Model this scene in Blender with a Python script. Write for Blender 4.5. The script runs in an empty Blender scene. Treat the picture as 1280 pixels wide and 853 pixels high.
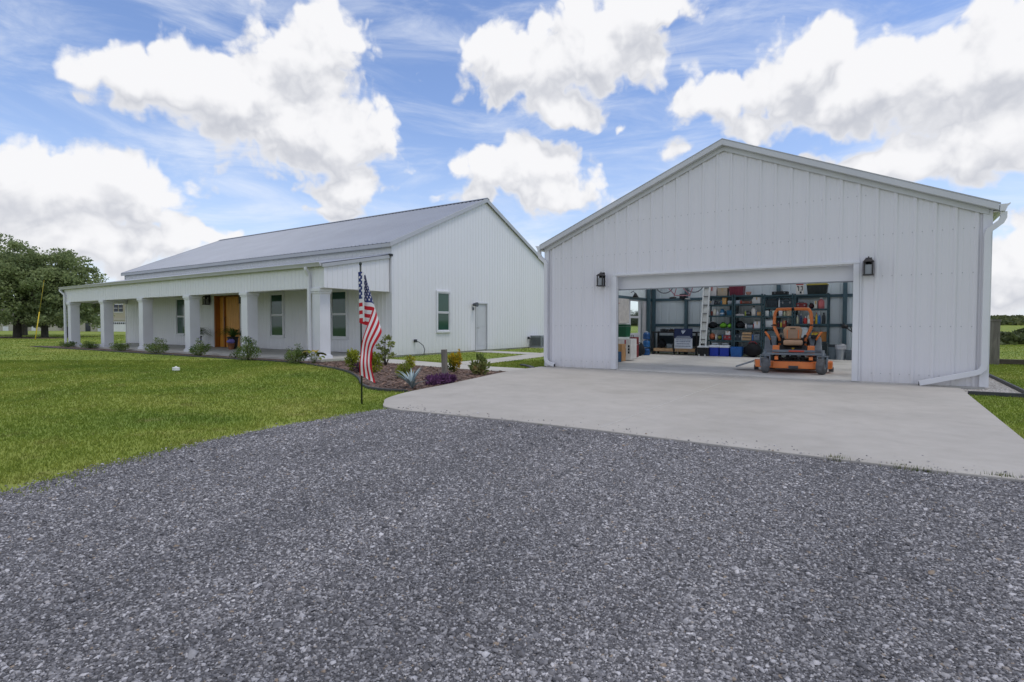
import bpy, math, random
import numpy as np
from mathutils import Vector, Matrix
R = math.radians
SC = bpy.context.scene
COL = SC.collection
random.seed(7)
RNG = np.random.default_rng(7)

# ------------------------------------------------------------------ camera numbers
F = 690.0; CAM_H = 1.2; YAW = R(33.75); PIT = math.atan((426.5 - 405) / F)
FW = np.array([-math.sin(YAW) * math.cos(PIT), math.cos(YAW) * math.cos(PIT), -math.sin(PIT)])
RT = np.array([math.cos(YAW), math.sin(YAW), 0.0]); UP = np.cross(RT, FW)
CP = np.array([0, 0, CAM_H])
def ray(x, y): return FW * F + RT * (x - 640) + UP * (426.5 - y)
def G(x, y, z=0.0):
    d = ray(x, y); return CP + d * ((z - CAM_H) / d[2])
def PY(x, y, Y):
    d = ray(x, y); return CP + d * (Y / d[1])

# ------------------------------------------------------------------ colours and materials
def lin(v): return v / 12.92 if v <= 0.04045 else ((v + 0.055) / 1.055) ** 2.4
def hx(s):
    s = s.lstrip('#'); return tuple(lin(int(s[i:i + 2], 16) / 255) for i in (0, 2, 4))
def newmat(name):
    m = bpy.data.materials.new(name); m.use_nodes = True
    nt = m.node_tree; b = nt.nodes['Principled BSDF']; return m, nt, b
def nd(nt, t, **k):
    n = nt.nodes.new(t)
    for a, v in k.items(): setattr(n, a, v)
    return n
def noise(nt, scale, detail=4, rough=0.55, coord='Object', dist=0.0, vec=None):
    n = nd(nt, 'ShaderNodeTexNoise'); n.inputs['Scale'].default_value = scale
    n.inputs['Detail'].default_value = detail; n.inputs['Roughness'].default_value = rough
    n.inputs['Distortion'].default_value = dist
    if vec is None:
        if coord == 'World':
            g = nd(nt, 'ShaderNodeNewGeometry'); vec = g.outputs['Position']
        else:
            t = nd(nt, 'ShaderNodeTexCoord'); vec = t.outputs[coord]
    nt.links.new(vec, n.inputs['Vector']); return n.outputs['Fac']
def ramp(nt, fac, stops, interp='LINEAR'):
    r = nd(nt, 'ShaderNodeValToRGB'); cr = r.color_ramp; cr.interpolation = interp
    while len(cr.elements) < len(stops): cr.elements.new(0.5)
    for e, (p, c) in zip(cr.elements, stops):
        e.position = p; e.color = (*c, 1) if len(c) == 3 else c
    nt.links.new(fac, r.inputs['Fac']); return r.outputs['Color']
def mix(nt, fac, a, b, mode='MIX'):
    m = nd(nt, 'ShaderNodeMix', data_type='RGBA', blend_type=mode)
    for s, v in ((m.inputs[0], fac), (m.inputs[6], a), (m.inputs[7], b)):
        if hasattr(v, 'links'): nt.links.new(v, s)
        elif isinstance(v, (tuple, list)): s.default_value = (*v, 1)
        else: s.default_value = v
    return m.outputs[2]
def mth(nt, op, a, b=None, c=None):
    m = nd(nt, 'ShaderNodeMath', operation=op)
    for i, v in enumerate((a, b, c)):
        if v is None: continue
        if hasattr(v, 'links'): nt.links.new(v, m.inputs[i])
        else: m.inputs[i].default_value = v
    return m.outputs[0]
def bump(nt, b, h, strength=0.3, dist=0.01):
    n = nd(nt, 'ShaderNodeBump'); n.inputs['Strength'].default_value = strength; n.inputs['Distance'].default_value = dist
    nt.links.new(h, n.inputs['Height']); nt.links.new(n.outputs[0], b.inputs['Normal'])
def mat(name, col, rough=0.6, var=0.12, scale=6.0, metal=0.0, bmp=0.0, bscale=60, spec=0.5):
    if isinstance(col, str): col = hx(col)
    m, nt, b = newmat(name)
    f = noise(nt, scale, 5)
    dk = tuple(c * (1 - var) for c in col); lt = tuple(min(1, c * (1 + var)) for c in col)
    nt.links.new(ramp(nt, f, [(0.3, dk), (0.7, lt)]), b.inputs['Base Color'])
    b.inputs['Roughness'].default_value = rough; b.inputs['Metallic'].default_value = metal
    b.inputs['Specular IOR Level'].default_value = spec
    if bmp: bump(nt, b, noise(nt, bscale, 3), bmp, 0.004)
    return m
MC = {}
def M(col, rough=0.6, var=0.12, metal=0.0, **k):
    key = (col, rough, var, metal)
    if key not in MC: MC[key] = mat('paint_' + col.strip('#'), col, rough, var, metal=metal, **k)
    return MC[key]

def siding_mat(name, col):
    m, nt, b = newmat(name)
    g = nd(nt, 'ShaderNodeNewGeometry')
    mp = nd(nt, 'ShaderNodeMapping'); mp.inputs['Scale'].default_value = (2.2, 2.2, 0.22)
    nt.links.new(g.outputs['Position'], mp.inputs['Vector'])
    f1 = noise(nt, 1.0, 6, 0.6, vec=mp.outputs[0])
    c = ramp(nt, f1, [(0.25, tuple(v * 0.965 for v in col)), (0.7, col)])
    f2 = noise(nt, 0.6, 3, vec=g.outputs['Position'])
    c = mix(nt, mth(nt, 'MULTIPLY', f2, 0.10), c, tuple(v * 0.85 for v in col))
    # splash dirt on the lowest course
    sp = nd(nt, 'ShaderNodeSeparateXYZ'); nt.links.new(g.outputs['Position'], sp.inputs[0])
    mr = nd(nt, 'ShaderNodeMapRange'); mr.inputs[1].default_value = 0.02; mr.inputs[2].default_value = 0.35; mr.inputs[3].default_value = 0.35; mr.inputs[4].default_value = 0
    nt.links.new(sp.outputs[2], mr.inputs[0])
    f3 = noise(nt, 9, 5, vec=g.outputs['Position'])
    c = mix(nt, mth(nt, 'MULTIPLY', mr.outputs[0], f3), c, (0.36, 0.32, 0.26))
    nt.links.new(c, b.inputs['Base Color']); b.inputs['Roughness'].default_value = 0.42
    bump(nt, b, noise(nt, 1.6, 2, vec=g.outputs['Position']), 0.06, 0.03)
    return m
WALLC = (0.735, 0.725, 0.755)
m_wall = siding_mat('white_siding', WALLC)
m_wallh = siding_mat('white_house_siding', (0.76, 0.76, 0.785))
m_inner = siding_mat('unpainted_inner_sheet', (0.76, 0.82, 0.815))
m_trim = mat('white_trim', (0.70, 0.705, 0.735), 0.45, 0.05, 1.5)
m_trimg = mat('grey_trim', (0.42, 0.43, 0.45), 0.4, 0.06, 1.5)
m_roof = mat('galvanized_roof', (0.275, 0.30, 0.36), 0.45, 0.06, 0.7, metal=0.15)
m_steel = mat('dark_green_steel', hx('#4a636b'), 0.5, 0.15, 3)
m_rack = mat('dark_green_rack', hx('#2c474d'), 0.55, 0.2, 5)
m_black = mat('black_metal', (0.012, 0.012, 0.013), 0.45, 0.2, 8)
m_bronze = mat('bronze_metal', (0.022, 0.019, 0.020), 0.45, 0.25, 12)
m_soffit = mat('soffit', (0.55, 0.54, 0.50), 0.6, 0.06, 2)
m_rubber = mat('rubber', (0.12, 0.123, 0.13), 0.8, 0.3, 9, bmp=0.2)
m_glassd, _nt, _b = newmat('window_glass')
_b.inputs['Base Color'].default_value = (0.030, 0.082, 0.060, 1); _b.inputs['Roughness'].default_value = 0.04
_b.inputs['Specular IOR Level'].default_value = 0.45
bump(_nt, _b, noise(_nt, 1.2, 2), 0.05, 0.02)
m_glass, _nt, _b = newmat('clear_glass')
_b.inputs['Base Color'].default_value = (0.95, 1, 0.98, 1); _b.inputs['Roughness'].default_value = 0.05
_b.inputs['Transmission Weight'].default_value = 1.0; _b.inputs['IOR'].default_value = 1.1

def wood_mat(name, c1, c2, sc=(14, 14, 0.9), rough=0.45):
    m, nt, b = newmat(name)
    t = nd(nt, 'ShaderNodeTexCoord'); mp = nd(nt, 'ShaderNodeMapping'); mp.inputs['Scale'].default_value = sc
    nt.links.new(t.outputs['Object'], mp.inputs['Vector'])
    f = noise(nt, 1.6, 6, 0.65, dist=0.6, vec=mp.outputs[0])
    nt.links.new(ramp(nt, f, [(0.28, c1), (0.68, c2)]), b.inputs['Base Color'])
    b.inputs['Roughness'].default_value = rough; bump(nt, b, f, 0.15, 0.004)
    return m
m_door = wood_mat('honey_wood', (0.50, 0.20, 0.022), (0.80, 0.40, 0.075))
m_doord = wood_mat('dark_honey_wood', (0.20, 0.062, 0.010), (0.46, 0.17, 0.022))
m_post = wood_mat('weathered_wood', (0.11, 0.10, 0.085), (0.24, 0.22, 0.19), (10, 10, 1.5), 0.85)
m_ply = wood_mat('plywood', (0.42, 0.25, 0.12), (0.60, 0.40, 0.22), (2, 9, 9), 0.6)

def concrete_mat(name, col, sc=1.0):
    m, nt, b = newmat(name)
    f = noise(nt, 0.5 * sc, 6, 0.6, 'World'); g = noise(nt, 3.5 * sc, 6, 0.65, 'World', 0.4)
    c = ramp(nt, f, [(0.28, tuple(v * 0.84 for v in col)), (0.5, col), (0.74, tuple(min(1, v * 1.1) for v in col))])
    c = mix(nt, 0.5, c, ramp(nt, g, [(0.3, (0.80, 0.79, 0.77)), (0.62, (1, 1, 1))]), 'MULTIPLY')
    s = noise(nt, 0.28 * sc, 3, 0.5, 'World', 1.2)
    c = mix(nt, mth(nt, 'MULTIPLY', ramp(nt, s, [(0.56, (0, 0, 0)), (0.66, (1, 1, 1))]), 0.26), c, (0.28, 0.255, 0.21))
    fine = noise(nt, 160, 2, 0.5, 'World')
    c = mix(nt, 0.25, c, ramp(nt, fine, [(0.3, (0.72, 0.72, 0.72)), (0.7, (1, 1, 1))]), 'MULTIPLY')
    nt.links.new(c, b.inputs['Base Color']); b.inputs['Roughness'].default_value = 0.85
    bump(nt, b, fine, 0.25, 0.002); return m
m_conc = concrete_mat('apron_concrete', (0.44, 0.415, 0.385))
m_path = concrete_mat('path_concrete', (0.50, 0.485, 0.45), 1.5)
m_floor = concrete_mat('garage_floor_concrete', (0.60, 0.58, 0.55), 2.4)
m_seal = mat('joint_sealant', (0.52, 0.505, 0.48), 0.7)

def ground_mats():
    # lawn and grass blades share the same patches
    def grass_col(nt, blades):
        f = noise(nt, 0.35, 5, 0.6, 'World', 0.5); h = noise(nt, 2.3, 5, 0.65, 'World')
        c = ramp(nt, f, [(0.32, (0.140, 0.212, 0.034)), (0.50, (0.215, 0.275, 0.046)), (0.68, (0.305, 0.335, 0.078))])
        c = mix(nt, ramp(nt, h, [(0.54, (0, 0, 0)), (0.74, (0.6, 0.6, 0.6))]), c, (0.225, 0.195, 0.075))
        k = noise(nt, 0.9, 4, 0.7, 'World', 1.0)
        c = mix(nt, ramp(nt, k, [(0.60, (0, 0, 0)), (0.72, (0.6, 0.6, 0.6))]), c, (0.085, 0.118, 0.020))
        if blades:
            a = nd(nt, 'ShaderNodeAttribute'); a.attribute_name = 'rnd'
            c = mix(nt, 0.8, c, ramp(nt, a.outputs['Fac'], [(0, (0.78, 0.82, 0.75)), (0.5, (1.0, 1.0, 0.95)), (0.9, (1.22, 1.2, 1.05)), (1, (1.6, 1.4, 1.4))]), 'MULTIPLY')
        else: c = mix(nt, 1.0, c, (0.95, 0.95, 0.93), 'MULTIPLY')
        return c
    ms = []
    for nm, bl in (('lawn_ground', False), ('lawn_blades', True)):
        m, nt, b = newmat(nm)
        nt.links.new(grass_col(nt, bl), b.inputs['Base Color'])
        b.inputs['Roughness'].default_value = 0.75 if bl else 0.95; b.inputs['Specular IOR Level'].default_value = 0.25
        if not bl: bump(nt, b, noise(nt, 28, 6, 0.7, 'World'), 0.5, 0.03)
        else:
            tr = nd(nt, 'ShaderNodeBsdfTranslucent'); nt.links.new(b.inputs['Base Color'].links[0].from_socket, tr.inputs['Color'])
            mx = nd(nt, 'ShaderNodeMixShader'); mx.inputs[0].default_value = 0.5
            nt.links.new(b.outputs[0], mx.inputs[1]); nt.links.new(tr.outputs[0], mx.inputs[2]); nt.links.new(mx.outputs[0], nt.nodes['Material Output'].inputs['Surface'])
        ms.append(m)
    return ms
m_lawn, m_blade = ground_mats()
def gravel_mat(name, dark, mid, light, scale, stones=False):
    m, nt, b = newmat(name)
    if stones:
        a = nd(nt, 'ShaderNodeAttribute'); a.attribute_name = 'rnd'
        c = ramp(nt, a.outputs['Fac'], [(0, dark), (0.45, mid), (0.85, light), (0.97, tuple(v * 1.5 for v in light)), (0.985, (0.24, 0.20, 0.16)), (1, (0.28, 0.22, 0.17))])
        fine = noise(nt, 130, 3, 0.6, 'World')
        c = mix(nt, 0.35, c, ramp(nt, fine, [(0.3, (0.6, 0.6, 0.6)), (0.7, (1.15, 1.15, 1.15))]), 'MULTIPLY')
        gg = nd(nt, 'ShaderNodeNewGeometry'); mpg = nd(nt, 'ShaderNodeMapping'); mpg.inputs['Rotation'].default_value = (0, 0, .5); mpg.inputs['Scale'].default_value = (1.3, .42, 1); nt.links.new(gg.outputs['Position'], mpg.inputs['Vector'])
        big = noise(nt, 0.75, 5, 0.62, dist=.6, vec=mpg.outputs[0])
        c = mix(nt, 0.6, c, ramp(nt, big, [(0.3, (0.70, 0.70, 0.72)), (0.7, (1.55, 1.52, 1.50))]), 'MULTIPLY')
    else:
        g = nd(nt, 'ShaderNodeNewGeometry')
        v = nd(nt, 'ShaderNodeTexVoronoi'); v.inputs['Scale'].default_value = scale
        nt.links.new(g.outputs['Position'], v.inputs['Vector'])
        sp = nd(nt, 'ShaderNodeSeparateColor'); nt.links.new(v.outputs['Color'], sp.inputs[0])
        c = ramp(nt, sp.outputs[0], [(0, dark), (0.5, mid), (0.9, light), (1, tuple(x * 1.4 for x in light))])
        c = mix(nt, 0.9, c, ramp(nt, v.outputs['Distance'], [(0.25, (1, 1, 1)), (0.75, (0.35, 0.35, 0.35))]), 'MULTIPLY')
        gg = nd(nt, 'ShaderNodeNewGeometry'); mpg = nd(nt, 'ShaderNodeMapping'); mpg.inputs['Rotation'].default_value = (0, 0, .5); mpg.inputs['Scale'].default_value = (1.3, .42, 1); nt.links.new(gg.outputs['Position'], mpg.inputs['Vector'])
        big = noise(nt, 0.75, 5, 0.62, dist=.6, vec=mpg.outputs[0])
        c = mix(nt, 0.6, c, ramp(nt, big, [(0.3, (0.70, 0.70, 0.72)), (0.7, (1.55, 1.52, 1.50))]), 'MULTIPLY')
        inv = mth(nt, 'SUBTRACT', 1.0, v.outputs['Distance']); bump(nt, b, inv, 1.0, 0.012)
    nt.links.new(c, b.inputs['Base Color']); b.inputs['Roughness'].default_value = 0.8
    return m
GD = ((0.074, 0.073, 0.080), (0.165, 0.163, 0.176), (0.34, 0.335, 0.35))
m_gravel = gravel_mat('gravel_bed', *GD, 85)
m_stone = gravel_mat('gravel_stones', *GD, 0, True)
m_wgravel = gravel_mat('pale_gravel', (0.24, 0.22, 0.20), (0.42, 0.40, 0.37), (0.60, 0.58, 0.55), 40)
m_mulch = gravel_mat('mulch', (0.060, 0.034, 0.024), (0.13, 0.078, 0.058), (0.24, 0.155, 0.12), 26)
m_chip, _nt, _b = newmat('mulch_chips')
_a = nd(_nt, 'ShaderNodeAttribute'); _a.attribute_name = 'rnd'
_nt.links.new(ramp(_nt, _a.outputs['Fac'], [(0, (0.05, 0.028, 0.02)), (0.6, (0.15, 0.09, 0.066)), (0.92, (0.27, 0.175, 0.13)), (1, (0.38, 0.29, 0.22))]), _b.inputs['Base Color'])
_b.inputs['Roughness'].default_value = 0.9

LEAFM = {}
def leaf_mat(name, stops, trans=0.25):
    if name in LEAFM: return LEAFM[name]
    m, nt, b = newmat(name)
    a = nd(nt, 'ShaderNodeAttribute'); a.attribute_name = 'rnd'
    n = len(stops)
    c = ramp(nt, a.outputs['Fac'], [(i / max(1, n - 1), s) for i, s in enumerate(stops)])
    nt.links.new(c, b.inputs['Base Color']); b.inputs['Roughness'].default_value = 0.6
    b.inputs['Specular IOR Level'].default_value = 0.15
    tr = nd(nt, 'ShaderNodeBsdfTranslucent'); nt.links.new(c, tr.inputs['Color'])
    mx = nd(nt, 'ShaderNodeMixShader'); mx.inputs[0].default_value = trans
    nt.links.new(b.outputs[0], mx.inputs[1]); nt.links.new(tr.outputs[0], mx.inputs[2])
    nt.links.new(mx.outputs[0], nt.nodes['Material Output'].inputs['Surface'])
    LEAFM[name] = m; return m
m_bark = wood_mat('bark', (0.035, 0.030, 0.025), (0.10, 0.088, 0.072), (6, 6, 1.5), 0.9)

# ------------------------------------------------------------------ mesh builder
class MB:
    def __init__(s): s.v = []; s.f = []; s.mi = []; s.sm = []; s.rn = []
    def add(s, vs, fs, mi=0, smooth=False, rn=0.0):
        o = len(s.v); s.v += [tuple(p) for p in vs]
        for f in fs: s.f.append(tuple(i + o for i in f)); s.mi.append(mi); s.sm.append(smooth); s.rn.append(rn)
        return s
    def box(s, x0, x1, y0, y1, z0, z1, mi=0):
        vs = [(x, y, z) for z in (z0, z1) for y in (y0, y1) for x in (x0, x1)]
        return s.add(vs, [(0, 2, 3, 1), (4, 5, 7, 6), (0, 1, 5, 4), (2, 6, 7, 3), (0, 4, 6, 2), (1, 3, 7, 5)], mi)
    def obox(s, O, S, T, N, a, b, c, mi=0):       # oriented box, ranges along three axes
        O, S, T, N = map(Vector, (O, S, T, N))
        vs = [O + S * x + T * y + N * z for z in c for y in b for x in a]
        return s.add(vs, [(0, 2, 3, 1), (4, 5, 7, 6), (0, 1, 5, 4), (2, 6, 7, 3), (0, 4, 6, 2), (1, 3, 7, 5)], mi)
    def tube(s, pts, r, n=8, mi=0, caps=True, smooth=True):
        pts = [Vector(p) for p in pts]; k = len(pts)
        rs = r if isinstance(r, (list, tuple)) else [r] * k
        vs = []; prev = None
        for i, p in enumerate(pts):
            d = (pts[min(i + 1, k - 1)] - pts[max(i - 1, 0)]).normalized()
            if prev is None:
                a = d.orthogonal().normalized()
            else:
                a = (prev - d * prev.dot(d)); a = a.normalized() if a.length > 1e-6 else d.orthogonal().normalized()
            prev = a; b = d.cross(a)
            for j in range(n):
                t = 2 * math.pi * j / n; vs.append(p + (a * math.cos(t) + b * math.sin(t)) * rs[i])
        fs = [(i * n + j, i * n + (j + 1) % n, (i + 1) * n + (j + 1) % n, (i + 1) * n + j) for i in range(k - 1) for j in range(n)]
        s.add(vs, fs, mi, smooth)
        if caps:
            o = len(s.v) - len(vs)
            s.f += [tuple(o + j for j in reversed(range(n))), tuple(o + (k - 1) * n + j for j in range(n))]
            s.mi += [mi, mi]; s.sm += [False, False]; s.rn += [0, 0]
        return s
    def rtube(s, pts, w, h, mi=0):                # rectangular duct along a path lying in a plane with normal N
        pts = [Vector(p) for p in pts]; k = len(pts); vs = []
        N = None
        for i in range(1, k - 1):
            c = (pts[i] - pts[i - 1]).cross(pts[i + 1] - pts[i])
            if c.length > 1e-6: N = c.normalized(); break
        if N is None: N = (pts[1] - pts[0]).orthogonal().normalized()
        for i, p in enumerate(pts):
            d = (pts[min(i + 1, k - 1)] - pts[max(i - 1, 0)]).normalized(); a = N.cross(d).normalized()
            for sx, sy in ((-1, -1), (1, -1), (1, 1), (-1, 1)): vs.append(p + N * (sx * w / 2) + a * (sy * h / 2))
        fs = [(i * 4 + j, i * 4 + (j + 1) % 4, (i + 1) * 4 + (j + 1) % 4, (i + 1) * 4 + j) for i in range(k - 1) for j in range(4)]
        fs += [(3, 2, 1, 0), tuple((k - 1) * 4 + j for j in range(4))]
        return s.add(vs, fs, mi)
    def lathe(s, prof, c=(0, 0, 0), axis='z', n=20, mi=0, smooth=True):
        vs = []
        for r, h in prof:
            for j in range(n):
                t = 2 * math.pi * j / n; x, y = r * math.cos(t), r * math.sin(t)
                p = {'z': (x, y, h), 'x': (h, x, y), 'y': (x, h, y)}[axis]
                vs.append((p[0] + c[0], p[1] + c[1], p[2] + c[2]))
        k = len(prof)
        fs = [(i * n + j, i * n + (j + 1) % n, (i + 1) * n + (j + 1) % n, (i + 1) * n + j) for i in range(k - 1) for j in range(n)]
        s.add(vs, fs, mi, smooth)
        o = len(s.v) - len(vs)
        for base in (0, (k - 1) * n):
            s.f.append(tuple(o + base + j for j in range(n))); s.mi.append(mi); s.sm.append(False); s.rn.append(0)
        return s
    def prism(s, poly, z0, z1, mi=0, axis='z'):
        n = len(poly)
        def P(a, b, h): return {'z': (a, b, h), 'y': (a, h, b), 'x': (h, a, b)}[axis]
        vs = [P(a, b, z0) for a, b in poly] + [P(a, b, z1) for a, b in poly]
        fs = [tuple(reversed(range(n))), tuple(range(n, 2 * n))] + [(i, (i + 1) % n, n + (i + 1) % n, n + i) for i in range(n)]
        return s.add(vs, fs, mi)
    def blob(s, c, r, seed=0, n=10, mi=0, amp=0.18):
        rr = random.Random(seed); vs = []; fs = []; rows = n // 2 + 1
        ph = [(rr.uniform(1, 3), rr.uniform(0, 6), rr.uniform(1, 3), rr.uniform(0, 6)) for _ in range(3)]
        for i in range(rows + 1):
            th = math.pi * i / rows
            for j in range(n):
                f = 2 * math.pi * j / n
                d = (math.sin(th) * math.cos(f), math.sin(th) * math.sin(f), math.cos(th))
                k = 1 + sum(amp * math.sin(a * d[0] * 2 + b) * math.sin(c2 * d[1] * 2 + e + d[2] * 2) for a, b, c2, e in ph)
                vs.append((c[0] + r[0] * d[0] * k, c[1] + r[1] * d[1] * k, c[2] + r[2] * d[2] * k))
        for i in range(rows):
            for j in range(n): fs.append((i * n + j, (i + 1) * n + j, (i + 1) * n + (j + 1) % n, i * n + (j + 1) % n))
        return s.add(vs, fs, mi, True)
    def build(s, name, mats, parent=None, bevel=0.0, rnd=False):
        me = bpy.data.meshes.new(name); me.from_pydata(s.v, [], s.f)
        for m in (mats if isinstance(mats, (list, tuple)) else [mats]): me.materials.append(m)
        me.polygons.foreach_set('material_index', s.mi); me.polygons.foreach_set('use_smooth', s.sm)
        if rnd:
            a = me.attributes.new('rnd', 'FLOAT', 'FACE'); a.data.foreach_set('value', s.rn)
        me.update(); o = bpy.data.objects.new(name, me); COL.objects.link(o)
        if parent: o.parent = parent
        if bevel:
            b = o.modifiers.new('edge', 'BEVEL'); b.width = bevel; b.segments = 2; b.limit_method = 'ANGLE'; b.angle_limit = R(40)
        return o
def np_mesh(name, V, Fc, m, rnd=None, parent=None):
    me = bpy.data.meshes.new(name); nv = len(V); nf, k = Fc.shape
    me.vertices.add(nv); me.vertices.foreach_set('co', np.asarray(V, np.float32).ravel())
    me.loops.add(nf * k); me.loops.foreach_set('vertex_index', np.asarray(Fc, np.int32).ravel())
    me.polygons.add(nf); me.polygons.foreach_set('loop_start', np.arange(0, nf * k, k, dtype=np.int32))
    me.update(calc_edges=True); me.materials.append(m)
    if rnd is not None:
        a = me.attributes.new('rnd', 'FLOAT', 'FACE'); a.data.foreach_set('value', np.asarray(rnd, np.float32))
    me.validate(); o = bpy.data.objects.new(name, me); COL.objects.link(o)
    if parent: o.parent = parent
    return o
def tag(o, label=None, cat=None, group=None, kind=None):
    if label: o['label'] = label
    if cat: o['category'] = cat
    if group: o['group'] = group
    if kind: o['kind'] = kind
    return o
def thing(name, loc, label, cat, group=None, rz=0.0):
    o = bpy.data.objects.new(name, None); COL.objects.link(o); o.location = loc; o.rotation_euler.z = rz
    o.empty_display_size = 0.2
    return tag(o, label, cat, group)
def dup(root, loc, rz=0.0, label=None, group=None, scale=None):
    r = root.copy(); COL.objects.link(r); r.location = loc; r.rotation_euler.z = rz
    if label: r['label'] = label
    if group: r['group'] = group
    if scale: r.scale = scale
    for ch in list(root.children):
        c = ch.copy(); COL.objects.link(c); c.parent = r
        for g in list(ch.children):
            d = g.copy(); COL.objects.link(d); d.parent = c
    return r

def sheet(mb, O, S, T, N, L, t0, t1, pitch=0.3, rib=0.03, wb=0.06, wt=0.025, openings=(), extra=(), minor=0.0, phase=0.0, mi=0):
    """ribbed metal sheet: ribs run along T, spaced along S and stand out along N"""
    O, S, T, N = map(Vector, (O, S, T, N))
    pr = [(0.0, 0.0), (L, 0.0)]
    s = phase
    while s + wb < L:
        if s > 0.001:
            pr += [(s, 0), (s + (wb - wt) / 2, rib), (s + (wb + wt) / 2, rib), (s + wb, 0)]
        if minor:
            for q in (1 / 3, 2 / 3):
                c = s + wb / 2 + pitch * q
                if 0.03 < c < L - 0.03: pr += [(c - 0.012, 0), (c, minor), (c + 0.012, 0)]
        s += pitch
    pr.sort()
    def off(x):
        for (a, b), (c, d) in zip(pr, pr[1:]):
            if a <= x <= c: return b if c - a < 1e-9 else b + (d - b) * (x - a) / (c - a)
        return 0
    ex = []
    for x in list(extra) + [e for o in openings for e in o[:2]]:
        if 0 < x < L: ex.append((x, off(x)))
    pr = sorted(pr + ex)
    vs = []; fs = []
    for (a, oa), (b, ob) in zip(pr, pr[1:]):
        if b - a < 1e-6: continue
        m = (a + b) / 2
        segs = [((t0(a), t0(b)), (t1(a), t1(b)))]
        for (x0, x1, z0, z1) in openings:
            if x0 - 1e-6 < m < x1 + 1e-6:
                new = []
                for lo, hi in segs:
                    if min(lo) < z0: new.append((lo, (z0, z0)))
                    if max(hi) > z1: new.append(((z1, z1), hi))
                segs = new
        for lo, hi in segs:
            k = len(vs)
            vs += [O + S * a + N * oa + T * lo[0], O + S * b + N * ob + T * lo[1], O + S * b + N * ob + T * hi[1], O + S * a + N * oa + T * hi[0]]
            fs.append((k, k + 1, k + 2, k + 3))
    return mb.add(vs, fs, mi)
X_, Y_, Z_ = (1, 0, 0), (0, 1, 0), (0, 0, 1)
nX, nY = (-1, 0, 0), (0, -1, 0)
# ================================================================== SETTING
def structure(o): return tag(o, kind='structure')
def smooth01(a, b, x):
    t = np.clip((x - a) / (b - a), 0, 1); return t * t * (3 - 2 * t)
def tz(x, y):
    x = np.asarray(x, float); y = np.asarray(y, float)
    return -6.3 * smooth01(26, 210, y) * smooth01(-75, -5, x) + 9.5 * smooth01(380, 720, y) * smooth01(-400, 0, x) \
        + 2.0 * np.sin(x * 0.011 + 1.0) * smooth01(400, 700, y)
gx = np.unique(np.concatenate([np.linspace(-900, -60, 40), np.linspace(-60, 40, 41), np.linspace(40, 900, 44)]))
gy = np.unique(np.concatenate([np.linspace(-80, -10, 8), np.linspace(-10, 60, 36), np.linspace(60, 900, 70)]))
XX, YY = np.meshgrid(gx, gy); V = np.stack([XX, YY, tz(XX, YY)], -1).reshape(-1, 3)
ii = np.arange(len(gy) * len(gx)).reshape(len(gy), len(gx))
Fc = np.stack([ii[:-1, :-1], ii[:-1, 1:], ii[1:, 1:], ii[1:, :-1]], -1).reshape(-1, 4)
structure(np_mesh('ground', V, Fc, m_lawn))

def flat(name, poly, z, m):
    mb = MB(); mb.add([(x, y, z) for x, y in poly], [tuple(range(len(poly)))]); return mb.build(name, m)
GRAVEL_EDGE = [(-4.9, -8), (-4.95, -2), (-5.05, 0.3), (-5.14, 1.2), (-5.42, 1.87), (-5.66, 2.78), (-5.80, 3.84), (-5.81, 4.74), (-5.79, 5.3), (-5.6, 5.6)]
GRAVEL = GRAVEL_EDGE + [(-5.2, 5.75), (1.2, 5.75), (2.2, 5.9), (4, 5.5), (9, 5.2), (12, -8)]
structure(flat('gravel_driveway', GRAVEL, 0.008, m_gravel))
APRON_L = [(-5.44, 5.40), (-5.86, 5.50), (-6.18, 5.79), (-6.47, 6.13), (-6.76, 6.89), (-7.0, 8.2), (-7.28, 9.5), (-7.55, 10.7), (-7.72, 12), (-7.74, 13.0)]
def catmull(P, n=6):
    out = []
    for i in range(len(P) - 1):
        p = [np.array(P[max(0, min(len(P) - 1, i + k))], float) for k in (-1, 0, 1, 2)]
        for j in range(n):
            t = j / n
            out.append(tuple(0.5 * ((2 * p[1]) + (p[2] - p[0]) * t + (2 * p[0] - 5 * p[1] + 4 * p[2] - p[3]) * t * t + (3 * p[1] - p[0] - 3 * p[2] + p[3]) * t ** 3)))
    out.append(tuple(P[-1])); return out
AL = catmull(APRON_L)
APRON = AL + [(-7.62, 13.045), (1.0, 13.045), (1.23, 12.9), (1.23, 5.58), (0.3, 5.53), (-1.3, 5.54), (-2.5, 5.58), (-3.7, 5.56)]
mb = MB(); mb.prism(APRON, -0.1, 0.03); structure(mb.build('concrete_apron', m_conc, bevel=0.008))
mb = MB(); mb.box(-2.611, -2.601, 5.7, 13.0, 0.0305, 0.0335); structure(mb.build('apron_joint', m_seal))

# footpaths
mb = MB(); mb.prism([(-7.62, 11.3), (-7.68, 12.3), (-9.3, 12.35), (-12.2, 12.9), (-14.4, 13.2), (-14.4, 11.9), (-12.0, 11.75), (-9.5, 11.3)], -0.05, 0.022)
structure(mb.build('footpath', m_path, bevel=0.006))
mb = MB(); mb.prism([(-10.9, 12.7), (-9.7, 12.5), (-9.9, 15.0), (-10.3, 18.2), (-10.6, 22.5), (-11.7, 22.5), (-11.5, 19.3), (-14.4, 19.7), (-14.4, 18.6), (-11.4, 18.2), (-11.0, 15.5)], -0.05, 0.018)
structure(mb.build('side_footpath', m_path, bevel=0.006))

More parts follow.
